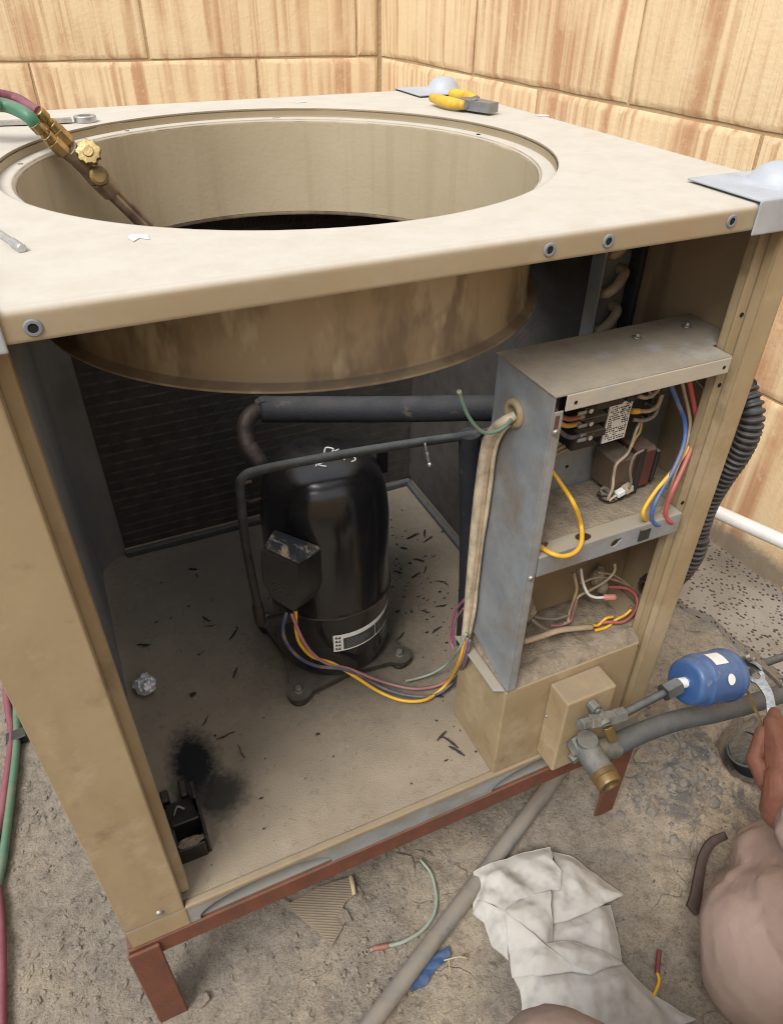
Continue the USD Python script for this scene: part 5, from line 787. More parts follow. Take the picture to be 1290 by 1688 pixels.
P = spline(np.array([(0.722, -0.055, 0.334)] + D['suction_line'][2:]), 12); obj('foam_sleeve', tube(P, 0.0165 + 0.001 * (meshkit.fbm(P * 30, 2, 8) - 0.5), 20, 1, False), 'foam_grey', sl_, True)
l2 = thing('outgoing_liquid_line', 'thin grey line leaving the right end behind the spanner', 'pipe'); obj('run', tube(D['liq2'], 0.0065, 12, 8), 'pipe_dark', l2, True)
# corrugated conduit along the right side
P = spline(np.array([(0.8385, 0.055, 0.868)] + D['cond'][:]), 44); s = np.concatenate([[0], np.cumsum(np.linalg.norm(np.diff(P, axis=0), axis=1))])
solo('corrugated_conduit', tube(P, 0.0145 + 0.0018 * np.tanh(3 * np.sin(s * 2 * np.pi / 0.0085)), 18, 1, False), 'corr', 'black corrugated conduit drooping outside the right post', 'conduit', smooth=30)
solo('white_pipe', tube(D['pvc'][:1] + D['pvc'][2:], 0.0165, 24, 6), 'pvc', 'white plastic pipe running along the right wall', 'pipe', smooth=True)
# big drain pipe in the ground hole
solo('drain_pipe', cat([at(lathe([(0.040, 0), (0.040, 0.17), (0.036, 0.172), (0.035, 0.0)], 28), (1.325, 0.02, -0.20), (-0.52, -0.06, 0.80)), ]), 'foam_grey', 'wide grey pipe end sunk in the broken hole in the ground', 'pipe')
# spanners
def flat_tool(path, w, t, T): return None
def strip(P, w, t, up):
    P = np.asarray(P, float); w = np.broadcast_to(w, (len(P),)); V = []
    for i in range(len(P)):
        d = P[min(i + 1, len(P) - 1)] - P[max(i - 1, 0)]; d /= np.linalg.norm(d); n_ = np.asarray(up, float) - d * (np.dot(up, d)); n_ /= np.linalg.norm(n_); sd_ = np.cross(d, n_)
        V += [P[i] + sd_ * w[i] + n_ * t, P[i] - sd_ * w[i] + n_ * t, P[i] - sd_ * w[i] - n_ * t, P[i] + sd_ * w[i] - n_ * t]
    F = []
    for i in range(len(P) - 1):
        for j in range(4):
            a, b = 4 * i + j, 4 * i + (j + 1) % 4; F += [[a, b, b + 4], [a, b + 4, a + 4]]
    e = 4 * (len(P) - 1); F += [[0, 2, 1], [0, 3, 2], [e, e + 1, e + 2], [e, e + 2, e + 3]]
    m_ = trimesh.Trimesh(V, F, process=False); return m_
w1 = A('wr1'); s1 = thing('combination_spanner', 'chrome spanner gripped in the hand at the end of the drier', 'spanner')
CAMV = np.array([-0.45, -0.30, 0.85])
def flat_bar(P, half, thick, normal, holes=(), extra=()):
    """A flat forged bar: outline swept along P in the plane of its mean direction, with round holes and added discs."""
    P = np.asarray(P, float); ex = P[-1] - P[0]; ex /= np.linalg.norm(ex); n_ = np.asarray(normal, float); n_ -= ex * (n_ @ ex); n_ /= np.linalg.norm(n_); ey = np.cross(n_, ex)
    q = spline(np.c_[(P - P[0]) @ ex, (P - P[0]) @ ey, 0 * P[:, 0]], 8)[:, :2]; hw = np.interp(np.linspace(0, 1, len(q)), np.linspace(0, 1, np.size(half)), np.atleast_1d(half))
    pg = Polygon()
    for a, b, w in zip(q[:-1], q[1:], hw): pg = pg.union(LineString([a, b]).buffer(w, 12))
    for c, r in extra: pg = pg.union(Point(*((c - P[0]) @ ex, (c - P[0]) @ ey)).buffer(r, 16))
    for c, r in holes: pg = pg.difference(Point(*((c - P[0]) @ ex, (c - P[0]) @ ey)).buffer(r, 16))
    m_ = prism(pg.simplify(0.00015), thick); T = np.eye(4); T[:3, 0], T[:3, 1], T[:3, 2], T[:3, 3] = ex, ey, n_, P[0] - n_ * thick / 2; m_.apply_transform(T); return m_
rg = lambda ro, ri, h_: lathe([(ri, -h_), (ro - 0.001, -h_), (ro, -h_ + 0.001), (ro, h_ - 0.001), (ro - 0.001, h_), (ri, h_)], 24, True)
obj('handle', flat_bar(w1[1:], [0.0085, 0.0062, 0.0066, 0.0072], 0.005, CAMV, [(w1[1], 0.0062)], [(w1[1], 0.0125)]), 'tool_steel', s1, 30)
obj('jaw', flat_bar([w1[1] + (w1[0] - w1[1]) * 0.42, w1[0], w1[0] + np.array([-0.026, 0.0, 0.006])], [0.0065, 0.009, 0.0075], 0.0085, CAMV), 'tool_steel', s1, 30)
w2 = A('wr2') + np.array([0.004, -0.004, 0.0]); s2 = thing('adjustable_spanner', 'polished adjustable spanner lying over the chrome one at the drier end', 'spanner')
obj('handle', flat_bar([w2[0], w2[1], w2[2], w2[3]], [0.0085, 0.0075, 0.0085, 0.0105], 0.006, CAMV, [(w2[3], 0.0055), (w2[3] * 0.8 + w2[2] * 0.2, 0.0035)], [(w2[3], 0.0115), (w2[0], 0.0105)]), 'tool_steel', s2, 30)
obj('knurled_screw', rod(w2[0] + CAMV * 0.004 + np.array([0.004, 0, -0.010]), w2[0] + CAMV * 0.004 + np.array([0.016, 0, -0.016]), 0.004, 10), 'plier', s2)
s3 = thing('small_spanner', 'thin short spanner below the drier end beside the chrome handle', 'spanner')
obj('handle', strip([(0.985, -0.070, 0.352), (0.993, -0.082, 0.332), (0.995, -0.098, 0.316), (0.994, -0.112, 0.306)], 0.0035, 0.002, CAMV), 'brass_old', s3, 30)
obj('jaw', at(rg(0.010, 0.006, 0.003), (0.980, -0.064, 0.362), CAMV), 'plier', s3, 30)

# ================================================================== TORCH, HOSES AND TOOLS ON THE COVER
ta, tt = A('torch_a', 0), A('tip', 0); td = (tt - ta); TL_ = np.linalg.norm(td); td = td / TL_
tp_ = lambda s: ta + td * s * TL_
upv = np.array([0.3, -0.75, 0.55]); upv -= td * (upv @ td); upv /= np.linalg.norm(upv); sdv = np.cross(td, upv)
to = thing('gas_torch', 'brass gas cutting torch resting over the rim of the fan opening', 'torch')
obj('handle_tube', cat([tube([tp_(0.60) + sdv * 0.0045, tp_(1.02) + sdv * 0.0045], 0.0068, 14, 2), tube([tp_(0.60) - sdv * 0.0045, tp_(1.02) - sdv * 0.0045], 0.0068, 14, 2)]), 'bronze', to, True)
obj('collar', rod(tp_(0.50), tp_(0.63), 0.0135, 20), 'bronze', to, 30); obj('body', cat([rod(tp_(0.24), tp_(0.52), 0.0115, 16), rod(tp_(0.34) - sdv * 0.004, tp_(0.5), 0.0135, 10)]), 'bronze', to, 30)
for off, m_ in ((sdv * 0.0085, 'brass'), (-sdv * 0.0085, 'brass')):
    e0 = off; obj('hose_tail', cat([rod(tp_(-0.02) + e0, tp_(0.045) + e0, 0.0076, 14), rod(tp_(0.045) + e0, tp_(0.075) + e0, 0.0055, 12), rod(tp_(0.075) + e0, tp_(0.125) + e0, 0.0078, 14)]), m_, to, 30)
    obj('hex_nut', rod(tp_(0.125) + e0, tp_(0.225) + e0, 0.0088, 6), 'brass', to, 20); obj('inlet', rod(tp_(0.225) + e0, tp_(0.31) + e0 * 0.7, 0.0066, 12), 'bronze', to, 30)
kn = lathe([(0, 0.014), (0.006, 0.014), (0.0065, 0.012), (0.0135, 0.0115), (0.0145, 0.010), (0.0145, 0.003), (0.0135, 0.0015), (0.005, 0.001), (0.005, -0.012), (0, -0.012)], 36)
kv = kn.vertices; an = np.arctan2(kv[:, 1], kv[:, 0]); kv[:, :2] *= np.where(np.hypot(kv[:, 0], kv[:, 1]) > 0.011, 1 + 0.07 * np.sign(np.sin(an * 9)), 1)[:, None]; kn.vertices = kv
obj('valve_knob', at(kn, tp_(0.33) + upv * 0.016 + sdv * -0.006, np.array([-0.15, -0.88, 0.40])), 'brass', to, 30)
k2 = lathe([(0, 0.012), (0.008, 0.012), (0.0115, 0.0105), (0.012, 0.009), (0.012, 0.003), (0.0055, 0.002), (0.0055, -0.008), (0, -0.008)], 12); obj('valve_knob', at(k2, tp_(0.46) + upv * 0.012 + sdv * 0.006, np.array([-0.05, -0.92, 0.30])), 'brass_old', to, 20)
hs = thing('green_gas_hose', 'green rubber gas hose joined to the torch and trailing to the ground', 'hose')
HG = [list(tp_(-0.01) + sdv * 0.0085 * s for s in ())]
def hose(key, first, drop):
    P = [first] + list(A(key)[1:]); return np.array(P + drop)
sgn = 1 if (tp_(0)[0] + sdv[0] * 0.0085 < tp_(0)[0]) else -1
pg, pr_ = tp_(0.0) + sdv * 0.0085 * sgn, tp_(0.0) - sdv * 0.0085 * sgn
drop1 = [np.array(q) for q in ((0.04, 0.59, 1.165), (-0.05, 0.63, 1.15), (-0.13, 0.68, 1.05), (-0.20, 0.76, 0.75), (-0.235, 0.86, 0.35), (-0.22, 0.93, 0.06), (-0.185, 0.88, 0.012), (-0.178, 0.80, 0.012))]
obj('hose', tube(np.vstack([hose('hose_g', pg, drop1), A('hose_g2')]), 0.0078, 14, 8), 'hose_green', hs, True)
hs2 = thing('maroon_gas_hose', 'maroon rubber gas hose beside the green one at the torch', 'hose')
drop2 = [q + np.array([-0.012, 0.014, 0.008]) for q in drop1]; drop2[-1][2] = drop2[-2][2] = 0.012; drop2[-1][0] -= 0.01
obj('hose', tube(np.vstack([hose('hose_r', pr_, drop2), A('hose_r2')[0:], [A('hose_m', 0)], A('hose_m')[1:]]), 0.0076, 14, 8), 'hose_red_dusty', hs2, True)
tpv = A('tape'); solo('tape_band', hull([tpv[0] + d_ for d_ in ([-0.004, 0.012, -0.018], [-0.004, -0.012, -0.018], [-0.004, 0.012, -0.002], [-0.004, -0.012, -0.002])] + [tpv[1] + d_ for d_ in ([0.006, 0.013, -0.018], [0.006, -0.013, -0.018], [0.006, 0.013, 0.003], [0.006, -0.013, 0.003])]), 'plastic_black', 'black tape binding the green and maroon hoses together on the ground', 'tape', smooth=40)
sg = A('spanner'); s4 = thing('ring_spanner', 'silver ring spanner lying at the back left of the cover', 'spanner')
obj('handle', strip(spline(sg[:4], 4), 0.0062, 0.0024, (0, 0, 1)), 'chrome', s4, 30); obj('ring_end', at(rg(0.0150, 0.0085, 0.0042), sg[4] + [-0.004, 0, 0], (0, 0, 1)), 'chrome', s4, 30)
solo('screwdriver_shaft', cat([rod(A('rod_top', 0), A('rod_top', 2), 0.0027, 12), rod(A('rod_top', 2), A('rod_top', 3), 0.0036, 12)]), 'chrome', 'thin silver rod end at the front left of the cover', 'tool')
pp = thing('pliers', 'yellow handled pliers lying on the cover near the back right bracket', 'pliers')
h1, h2, ph = A('pl_h1'), A('pl_h2'), A('pl_head')
ZZ = lambda P, z: np.array([(p[0], p[1], z) for p in P])
obj('grip', tube(ZZ(h1, 1.1245), [0.0062, 0.0080, 0.0082, 0.006], 12, 6), 'yellow_grip', pp, True); obj('grip', tube(ZZ(h2, 1.1245), [0.0062, 0.0080, 0.0082, 0.006], 12, 6), 'yellow_grip', pp, True)
hd = ZZ(ph, 1.124); obj('head', cat([strip(spline([hd[0] + (hd[0] - hd[1]) * 0.4, hd[0], hd[1], hd[2]], 5), np.interp(np.linspace(0, 1, 16), [0, 0.35, 0.6, 1], [0.008, 0.013, 0.0145, 0.010]), 0.0065, (0, 0, 1)), tube([ZZ(h1, 1.1245)[-1], hd[0]], 0.006, 8, 2), tube([ZZ(h2, 1.1245)[-1], hd[0]], 0.006, 8, 2)]), 'plier', pp, 30)
obj('pivot', rod(hd[1] + [-0.006, 0.006, 0.005], hd[1] + [-0.006, 0.006, 0.0085], 0.005, 12), 'plier', pp)

# ================================================================== THINGS ON THE CABINET FLOOR
solo('foil_ball', crumple(A('foil', 0) * [1, 1, 0] + [0, 0, 0.3035], 0.0165, 4, 0.55, 3, (1, 1.05, 0.9)), 'foil', 'crumpled silver foil ball on the cabinet floor at the left', 'foil ball', smooth=False)
cl = thing('plastic_bracket', 'broken black plastic bracket lying against the left panel', 'bracket')
obj('plate', hull([(0.082, 0.150, 0.300), (0.118, 0.146, 0.306), (0.124, 0.100, 0.322), (0.086, 0.098, 0.316), (0.082, 0.150, 0.288), (0.118, 0.146, 0.288), (0.124, 0.100, 0.288), (0.086, 0.098, 0.288)]), 'plastic_black', cl, 20)
obj('prong', rbox(0.078, 0.090, 0.151, 0.172, 0.288, 0.308, 0.002), 'plastic_black', cl, 30); obj('prong', rbox(0.106, 0.1175, 0.147, 0.176, 0.288, 0.312, 0.002), 'plastic_black', cl, 30); obj('prong', rbox(0.1215, 0.128, 0.128, 0.158, 0.288, 0.326, 0.002), 'plastic_black', cl, 30)
obj('side_wall', rbox(0.1245, 0.1295, 0.060, 0.127, 0.288, 0.328, 0.0015), 'plastic_black', cl, 30); obj('socket', cat([rbox(0.086, 0.124, 0.093, 0.0975, 0.288, 0.330, 0.0015), rbox(0.086, 0.124, 0.058, 0.0625, 0.288, 0.322, 0.0015), rbox(0.0845, 0.0885, 0.063, 0.0925, 0.288, 0.326, 0.001)]), 'plastic_black', cl, 30)
obj('caked_dirt', crumple((0.106, 0.066, 0.324), 0.011, 9, 0.5, 3, (1.5, 0.6, 0.35)), 'lint', cl, False)
obj('clip', cat([tube([(0.092, 0.118, 0.318), (0.099, 0.124, 0.326), (0.107, 0.122, 0.318)], 0.0015, 6, 4)]), 'galv', cl, True)
for i, p in enumerate(D['debris']):
    L_ = rng.uniform(0.004, 0.013); a = rng.uniform(0, np.pi); z = 0.2902
    if i in (0, 5, 7, 13, 14, 9, 16, 17, 19, 22, 23): L_ = rng.uniform(0.010, 0.017); a = {13: 2.0, 14: 2.1, 0: 1.0, 5: 0.05}.get(i, a)
    d_ = np.array([math.cos(a), math.sin(a), 0]) * L_; c = np.array([p[0], p[1], z])
    if i % 3 == 1 and L_ < 0.010: m_ = crumple(c + [0, 0, 0.001], rng.uniform(0.003, 0.0055), i, 0.8, 2, (1.3, 0.8, 0.4))
    else:
        k_ = np.array([-d_[1], d_[0], 0]) * rng.uniform(-0.16, 0.16); r0 = rng.uniform(0.0008, 0.0022)
        m_ = tube([c - d_, c - d_ * 0.3 + k_, c + d_ * 0.35 + k_ * 0.6 + [0, 0, 0.0015], c + d_], [r0 * 0.5, r0 * 1.2, r0, r0 * 0.45], 6, 3); m_.vertices += 0.0016 * (np.stack([meshkit.noise(m_.vertices * 500 + 9 * q) for q in range(3)], 1) - 0.5)
    solo('insulation_scrap', m_, 'scrap', 'small black scrap of insulation on the cabinet floor', 'scrap', 'black scraps on the cabinet floor', smooth=True)
bits = []
for i in range(300):
    x, y = rng.uniform(0.11, 0.80), rng.uniform(0.03, 0.74)
    if rng.random() < 0.6: x, y = rng.normal(0.60, 0.05), rng.normal(0.50, 0.11)
    if 0.1 < x < 0.82 and 0.02 < y < 0.75: m_ = trimesh.creation.icosphere(0, rng.uniform(0.0006, 0.0019)); m_.apply_transform(trimesh.transformations.random_rotation_matrix(rng.random(3))); m_.vertices *= [rng.uniform(0.6, 2.4), rng.uniform(0.6, 1.6), 0.6]; m_.apply_translation([x, y, 0.2890]); bits.append(m_)
solo('floor_grit', cat(bits), 'scrap', 'tiny dark crumbs scattered over the cabinet floor', 'grit', smooth=False, kind='stuff')

# ================================================================== THINGS ON THE GROUND
solo('galvanised_conduit', tube([[*q[:2], 0.0165] for q in D['g_rod']][:1] + [[*q[:2], 0.0165] for q in D['g_rod']][-1:], 0.0142, 24, 10), 'old_pipe', 'old grey metal pipe lying on the ground under the cabinet front', 'pipe', smooth=True)
gw = thing('green_earth_wire', 'pale green wire with red crimp terminal curled on the ground', 'wire')
obj('insulation', tube(D['gw'], [0.0030, 0.0034, 0.003, 0.0026, 0.0024], 8, 7), 'w_palegreen', gw, True); g0, g1 = A('gw_term', 1), A('gw_term', 2); obj('crimp', tube([g1, g0], 0.0042, 10, 3), 'w_darkred', gw, True)
obj('terminal', cat([at(rg(0.0052, 0.0026, 0.0008), A('gw_term', 0), (0, 0, 1)), strip([g0, A('gw_term', 0) + (g0 - A('gw_term', 0)) * 0.35], 0.0028, 0.0007, (0, 0, 1))]), 'galv', gw)
yw = thing('crimped_wire_end', 'short yellow wire end with a maroon crimp on the ground by the person', 'wire'); obj('crimp', tube(D['yw'], 0.0040, 10, 4), 'w_maroon', yw, True); obj('insulation', tube(D['yw2'], 0.0028, 8, 5), 'w_yellow', yw, True)
solo('brown_strap', strip(spline(D['strap'], 6), np.linspace(0.006, 0.0115, len(spline(D['strap'], 6))), 0.004, (0.3, -0.6, 0.8)), 'strap', 'dark brown woven strap hanging beside the beige trouser leg', 'strap', smooth=True)
b_ = A('blue_scrap')[:, :2]; m_ = prism(Polygon(b_).buffer(0.002), 0.0012).subdivide_to_size(0.006); v = m_.vertices.copy(); v[:, 2] += 0.003 + 0.008 * meshkit.fbm(v * 60, 3, 2); m_.vertices = v; solo('blue_scrap', m_, 'scrap_blue', 'torn dark blue scrap beside the metal pipe', 'scrap', smooth=40)
c_ = A('cardboard')[:, :2]; cpoly = Polygon(c_).buffer(0); dirv = np.array([0.89, -0.45]); ribs = []
cb_ = thing('cardboard_scrap', 'torn piece of corrugated cardboard under the front rail', 'cardboard'); base_ = prism(cpoly, 0.0012); base_.apply_translation([0, 0, 0.0055]); obj('sheet', base_, 'cardboard', cb_, False)
ctr = c_.mean(0); nrm = np.array([-dirv[1], dirv[0]])
for k in np.arange(-0.09, 0.09, 0.0042):
    ln = LineString([ctr + nrm * k - dirv * 0.2, ctr + nrm * k + dirv * 0.2]).intersection(cpoly.buffer(-0.002))
    for g in getattr(ln, 'geoms', [ln]):
        if g.length > 0.006: c2 = np.array(g.coords); ribs.append(tube([(*c2[0], 0.0068), (*c2[-1], 0.0068)], 0.0013, 6, 1))
obj('flute', cat(ribs), 'cardboard', cb_, True, kind='stuff'); obj('torn_liner', tube([(*c_[5], 0.008), (*((c_[5] + c_[6]) / 2), 0.013), (*c_[6], 0.009)], 0.004, 6, 4), 'straw', cb_, True)
solo('straw', cat([tube([(0.425, -0.112, 0.010), (0.448, -0.118, 0.014), (0.462, -0.124, 0.008)], 0.0011, 5, 3), tube([(0.432, -0.114, 0.011), (0.425, -0.133, 0.008)], 0.0009, 5, 3)]), 'straw', 'dry forked straw beside the blue scrap', 'straw', smooth=True)
gb = []; soil = []; rub = []
crumb = [crumple((0, 0, 0), 1.0, 20 + q, 0.7, 1, (1.2, 0.9, 0.6)) for q in range(8)]
def put(lst, x, y, r, sink=0.1):
    m_ = crumb[int(rng.integers(8))].copy(); a = rng.uniform(0, 6.28); c_, s_ = math.cos(a), math.sin(a); v = m_.vertices * r * rng.uniform(0.7, 1.4, 3)
    m_.vertices = np.c_[v[:, 0] * c_ - v[:, 1] * s_ + x, v[:, 0] * s_ + v[:, 1] * c_ + y, v[:, 2] + float(ground_h(np.array([x]), np.array([y]))[0]) + r * sink]; lst.append(m_)
for i in range(3600):
    x, y = rng.uniform(-0.45, 1.4), rng.uniform(-0.5, 0.75)
    if i % 3 == 0: c0_ = ((-0.10, 0.12), (0.38, 0.03), (0.62, 0.10), (1.03, 0.02), (-0.2, 0.45), (0.30, -0.09))[int(rng.integers(6))]; x, y = rng.normal(c0_[0], 0.07), rng.normal(c0_[1], 0.06)
    if np.hypot((x - HOLE[0]) / 0.11, (y - HOLE[1]) / 0.085) > 1: put(soil, x, y, 0.0011 + 0.0045 * rng.random() ** 3)
for i in range(330):
    x, y = rng.normal(1.0, 0.07), rng.normal(0.03, 0.06)
    if np.hypot((x - HOLE[0]) / 0.11, (y - HOLE[1]) / 0.085) > 1: put(rub, x, y, 0.0015 + 0.008 * rng.random() ** 2.5)
solo('soil_crumbs', cat(soil), 'ground', 'crumbs of soil and mortar loose on the ground', 'soil', smooth=False, kind='stuff'); solo('rubble', cat(rub), 'rubble', 'grey rubble heaped beside the hole and the stand leg', 'rubble', smooth=False, kind='stuff')
for i in range(1300):
    x, y = rng.uniform(-0.42, 1.5), rng.uniform(-0.5, 0.75)
    if rng.random() < 0.35: x, y = rng.normal(1.02, 0.13), rng.normal(0.02, 0.12)
    if rng.random() < 0.12: x, y = rng.normal(0.32, 0.06), rng.normal(-0.06, 0.04)
    r = rng.uniform(0.0008, 0.0022) * (2.0 if rng.random() < 0.06 else 1)
    if np.hypot((x - HOLE[0]) / 0.11, (y - HOLE[1]) / 0.085) < 1: continue
    m_ = trimesh.creation.icosphere(0, r); m_.vertices *= rng.uniform(0.5, 1.5, 3) * [1, 1, 0.6]; m_.apply_transform(trimesh.transformations.rotation_matrix(rng.uniform(0, 6.28), [0, 0, 1])); m_.apply_translation([x, y, float(ground_h(np.array([x]), np.array([y]))[0]) + r * 0.2]); gb.append((m_, rng.random()))
solo('gravel', cat([m_ for m_, k in gb if k < 0.6]), 'pebble', 'pale grit scattered over the ground', 'gravel', smooth=False, kind='stuff'); solo('dark_grit', cat([m_ for m_, k in gb if k >= 0.6]), 'pebble_dark', 'dark grit scattered over the ground', 'grit', smooth=False, kind='stuff')
for i, (x, y, r) in enumerate(((0.388, 0.10, 0.030), (0.425, 0.052, 0.036), (0.345, 0.115, 0.026), (0.30, 0.02, 0.022), (0.055, -0.005, 0.014), (0.98, 0.06, 0.026), (1.04, 0.03, 0.03), (0.93, 0.045, 0.022), (1.0, -0.03, 0.018), (1.33, 0.30, 0.026))):
    P = [(x + r * rng.uniform(0.45, 1.2) * math.cos(a), y + 0.8 * r * rng.uniform(0.45, 1.2) * math.sin(a)) for a in np.linspace(0, 2 * np.pi, 9, endpoint=False)]
    m_ = prism(Polygon(P).buffer(0), 0.003); m_.apply_transform(trimesh.transformations.rotation_matrix(rng.uniform(-0.12, 0.12), [1, 0, 0], [x, y, 0])); m_.apply_translation([0, 0, 0.0025]); solo('concrete_flake', m_, 'ground', 'thin flake of broken concrete lying on the dusty ground', 'flake', 'flakes of concrete on the ground', smooth=False)
# white cloth: folded flaps of one rag (x, y outlines of each fold and its height)
from scipy.spatial import Delaunay
from scipy.interpolate import LinearNDInterpolator
def flap(P, seed):
    P = np.array(P, float); n = len(P); B = []
    for i in range(n):
        a, b = P[i], P[(i + 1) % n]; k = max(2, int(np.linalg.norm(b - a) / 0.004))
        for t in np.arange(k) / k: B.append(a + (b - a) * t)
    B = np.array(B); w = meshkit.fbm(np.c_[B[:, :2] * 55, np.full(len(B), seed * 3.0)], 2, seed) - 0.5; w2 = meshkit.fbm(np.c_[B[:, :2] * 55, np.full(len(B), seed * 3.0 + 9)], 2, seed + 9) - 0.5
    B[:, 0] += 0.004 * w; B[:, 1] += 0.004 * w2
    pg = Polygon(B[:, :2]).buffer(0); x0, y0, x1, y1 = pg.bounds
    gx, gy = np.meshgrid(np.arange(x0, x1, 0.0035), np.arange(y0, y1, 0.0035)); I = np.c_[gx.ravel(), gy.ravel()] + np.random.default_rng(seed).uniform(-0.0008, 0.0008, (gx.size, 2))
    inner = pg.buffer(-0.0018); import shapely; I = I[shapely.contains_xy(inner, I[:, 0], I[:, 1])]
    z = LinearNDInterpolator(P[:, :2], P[:, 2])(I); z = np.where(np.isnan(z), P[:, 2].mean(), z)
    for _ in range(1):
        d = np.min(np.linalg.norm(I[:, None] - B[None, ::2, :2], axis=2), axis=1)
    a = 0.9 * seed; q = I @ np.array([[math.cos(a), -math.sin(a)], [math.sin(a), math.cos(a)]])
    w0 = meshkit.fbm(np.c_[q * 9, np.full(len(q), seed)], 2, seed + 5); fold = 0.5 + 0.5 * np.sin(q[:, 0] * 95 + 9 * w0 + 3 * np.sin(q[:, 1] * 30)) * (0.3 + 1.1 * meshkit.fbm(np.c_[q * 16, np.full(len(q), seed + 4.0)], 2, seed + 6)) + 0.9 * (meshkit.fbm(np.c_[q[:, 0] * 20, q[:, 1] * 34, np.full(len(q), seed)], 3, seed) - 0.5)
    z = z + np.clip(d / 0.02, 0, 1) * (0.004 + (0.014 if seed == 8 else 0.009) * (fold - 0.1)) + 0.0016 * (meshkit.fbm(np.c_[I * 120, np.full(len(I), seed)], 2, seed + 3) - 0.5)
    V = np.vstack([B, np.c_[I, np.maximum(z, 0.005)]]); T = Delaunay(V[:, :2]).simplices; c = V[T].mean(1)
    T = T[shapely.contains_xy(pg, c[:, 0], c[:, 1])]
    hem = tube(np.vstack([B, B[:1]]), 0.0007, 5, 1, False, False)
    return cat([trimesh.Trimesh(V, T, process=False), hem])
solo('white_rag', cat([flap(P, i + 1) for i, P in enumerate(FLAPS)]), 'cloth', 'crumpled dirty white cloth lying on the ground below the cabinet', 'cloth', smooth=75)

# ================================================================== PERSON
pe = thing('person', 'person in beige clothes half kneeling at the right, holding a spanner', 'person')
hd_, nk, ch, be, pv = np.array([0.93, -0.66, 0.98]), np.array([0.92, -0.72, 0.82]), np.array([0.90, -0.76, 0.66]), np.array([0.86, -0.80, 0.48]), np.array([0.84, -0.80, 0.33])
rs, ls = np.array([1.02, -0.66, 0.70]), np.array([0.74, -0.74, 0.72])
re_, rw = np.array([0.865, -0.425, 0.400]), np.array([0.880, -0.238, 0.332])
le, lw = np.array([0.60, -0.62, 0.50]), np.array([0.56, -0.52, 0.36])
rhip, lhip = np.array([0.93, -0.74, 0.32]), np.array([0.74, -0.80, 0.32])
rk, ra, rt = np.array([0.880, -0.292, 0.098]), np.array([1.20, -0.55, 0.06]), np.array([1.33, -0.62, 0.04])
lk, la, lt_ = np.array([0.385, -0.386, 0.40]), np.array([0.42, -0.56, 0.07]), np.array([0.34, -0.42, 0.025])
bones = [[(pv, .11), (be, .105)], [(be, .105), (ch, .115)], [(ch, .115), (rs, .05), (ls, .05), (nk, .055)], [(nk, .052), (hd_ - [0, 0, .05], .055)],
         [(hd_ + [0.0, 0.0, 0.03], .088), (hd_ + [-.01, .03, -.03], .068)], [(hd_ + [-.015, .06, -.07], .032), (hd_ + [-.01, .02, -.04], .06)], [(hd_ + [-.02, .095, -.005], .010), (hd_ + [-.025, .108, -.035], .013)],
         [(hd_ + [.085, 0, -.01], .016), (hd_ + [.088, -.008, .015], .013)], [(hd_ + [-.085, 0.01, -.01], .016), (hd_ + [-.088, 0, .015], .013)],
         [(rs, .052), (re_, .040)], [(re_, .040), (rw, .026)], [(ls, .052), (le, .040)], [(le, .040), (lw, .026)],
         [(pv, .10), (rhip, .085), (lhip, .085)], [(rhip, .082), (rk, .055)], [(rk, .055), (ra, .036)], [(ra, .036), (rt, .028)], [(lhip, .082), (lk, .055)], [(lk, .055), (la, .036)], [(la, .036), (lt_, .026)],
         [(lw, .024), (lw + [-.01, .06, -.04], .024), (lw + [.02, .06, -.04], .022)]]
for k, o in enumerate((-.018, -.002, .014, .029)): bones.append([(lw + [o, .07, -.045], .0095), (lw + [o * 1.2, .10, -.07], .0085)]); bones.append([(lw + [o * 1.2, .10, -.07], .0085), (lw + [o * 1.2, .105, -.095], .0075)])
bones.append([(lw + [.03, .03, -.03], .011), (lw + [.045, .07, -.05], .009)])
# right hand: fingers closed around the spanner handle
G = A('wr1', 4) * 0.75 + A('wr1', 3) * 0.25 + np.array([-0.012, -0.006, 0.0]); ax_ = A('wr1', 2) - A('wr1', 4); ax_ /= np.linalg.norm(ax_)
wd = rw - G; wd -= ax_ * (wd @ ax_) * 0.6; wd /= np.linalg.norm(wd)
nv = np.cross(ax_, wd); nv /= np.linalg.norm(nv); nv = nv if nv[2] > 0 else -nv       # back of the hand, upwards
palm_c = G + nv * 0.020
kn_ = [G + ax_ * o + nv * 0.024 - wd * (0.006 - 0.004 * abs(k - 1)) for k, o in enumerate((0.031, 0.011, -0.009, -0.027))]
bones.append([(kn_[0], .0125), (kn_[3], .0115), (rw - (rw - G) * 0.42 + nv * 0.012 + ax_ * 0.012, .0165), (rw - (rw - G) * 0.42 + nv * 0.012 - ax_ * 0.012, .0155)])
bones.append([(rw - (rw - G) * 0.42 + nv * 0.012, .020), (rw, .025)])
for k, (c, Lf) in enumerate(zip(kn_, (1.0, 1.08, 1.02, 0.86))):
    r = (.0095, .0098, .0094, .0083)[k]; p1 = c - wd * 0.026 * Lf - nv * 0.006; p2 = p1 - nv * 0.030 * Lf + wd * 0.002; p3 = p2 + wd * 0.022 * Lf - nv * 0.004
    bones += [[(c, r * 1.12), (p1, r)], [(p1, r), (p2, r * 0.93)], [(p2, r * 0.93), (p3, r * 0.85)]]
lf_ = np.array([-0.91, 0.41, 0.0])
tb0 = rw + (G - rw) * 0.40 + lf_ * 0.014; tb1 = G + wd * 0.022 + lf_ * 0.028 + nv * 0.006; tb2 = G + ax_ * 0.022 + lf_ * 0.016 + nv * 0.016
bones += [[(tb0, .014), (tb1, .0115)], [(tb1, .0115), (tb2, .0095)]]
obj('body', chain(bones, 0.006, 6), 'skin', pe, True)
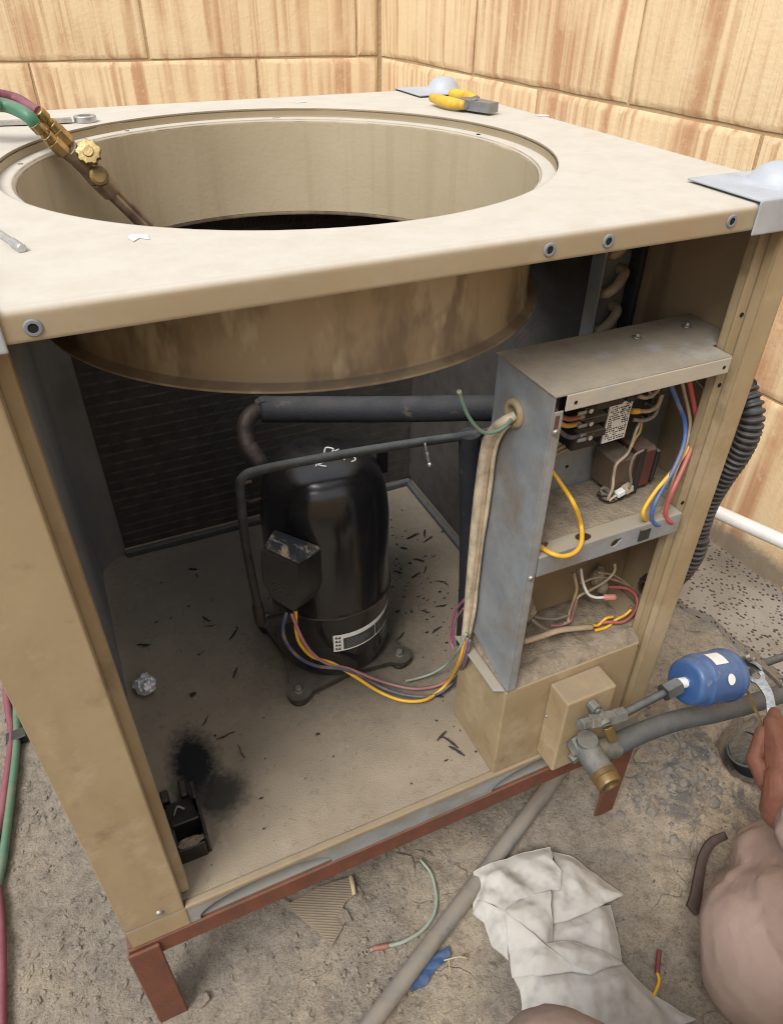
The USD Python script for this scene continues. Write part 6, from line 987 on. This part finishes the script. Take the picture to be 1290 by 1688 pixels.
hairm = chain([[(hd_ + [0, -.012, .045], .088), (hd_ + [0, -.035, .0], .08)]], 0.012, 4); obj('hair', hairm, 'hair', pe, True)
for s_ in (-1, 1): obj('eye', ball(hd_ + [s_ * .032 - .012, .082, .012], .011, 2), 'white', pe, True)
obj('mouth', tube([hd_ + [-.04, .082, -.062], hd_ + [-.018, .094, -.064], hd_ + [.008, .085, -.062]], 0.004, 6, 4), 'w_darkred', pe, True)
def cloth_on(name, bones, m, amp, seed, scale, c0):
    t = chain(bones, 0.009, 14); v = t.vertices; n = t.vertex_normals; w_ = v - np.array(c0); r_ = np.linalg.norm(w_, axis=1); u_ = w_ / (r_[:, None] + 0.03); q = 0.45 * np.abs(meshkit.fbm(v * np.array(scale), 3, seed) - 0.5) * 2 + 0.75 * np.abs(meshkit.fbm(np.c_[u_ * 3.6, r_ * 5][:, :3] + (r_ * 2.5)[:, None], 3, seed + 4) - 0.5) * 2
    t.vertices = v + n * (amp * (q - 0.3))[:, None] + n * (0.002 * (meshkit.fbm(v * 90, 2, seed + 2) - 0.5))[:, None]; obj(name, t, m, pe, True)
cloth_on('trousers', [[(pv + [0, 0, .06], .135), (rhip, .12), (lhip, .12)], [(rhip, .115), (rk + [0.015, -0.03, 0.06], .082)], [(rk + [0.01, -0.012, 0.022], .088), (rk + [0.015, -0.03, 0.06], .082)], [(rk + [0.0, -0.012, 0.004], .090), (rk * 0.72 + ra * 0.28, .078)], [(rk * 0.72 + ra * 0.28, .078), (ra, .062)], [(np.array([0.855, -0.315, 0.115]), .088), (np.array([0.835, -0.350, 0.100]), .088), (np.array([0.95, -0.40, 0.12]), .09)], [(rk + [0.060, 0.060, 0.045], .050), (rk + [0.14, 0.0, 0.10], .075), (rk + [0.03, -0.03, 0.05], .085)], [(lhip, .115), (lk, .074)], [(lk, .074), (la + [0, 0, .04], .065)]], 'trouser', 0.013, 5, (9, 9, 6), (0.96, -0.22, 0.20))
cloth_on('shirt', [[(pv + [0, 0, .05], .135), (be, .13)], [(be, .13), (ch, .135)], [(ch, .135), (rs, .068), (ls, .068), (nk - [0, 0, .03], .065)], [(rs, .066), (re_, .055)], [(re_, .055), (re_ * .25 + rw * .75, .043)], [(ls, .066), (le, .055)], [(le, .055), (le * .2 + lw * .8, .042)]], 'shirt', 0.010, 11, (9, 9, 6), (0.88, -0.36, 0.36))
for nm, a_, t_ in (('shoe', ra, rt), ('shoe', la, lt_)):
    obj(nm, chain([[(a_ * .6 + t_ * .4 - [0, 0, .005], .042), (t_, .036)], [(a_ - [0, 0, .015], .045), (a_ * .6 + t_ * .4 - [0, 0, .005], .042)]], 0.01, 6), 'strap', pe, True)
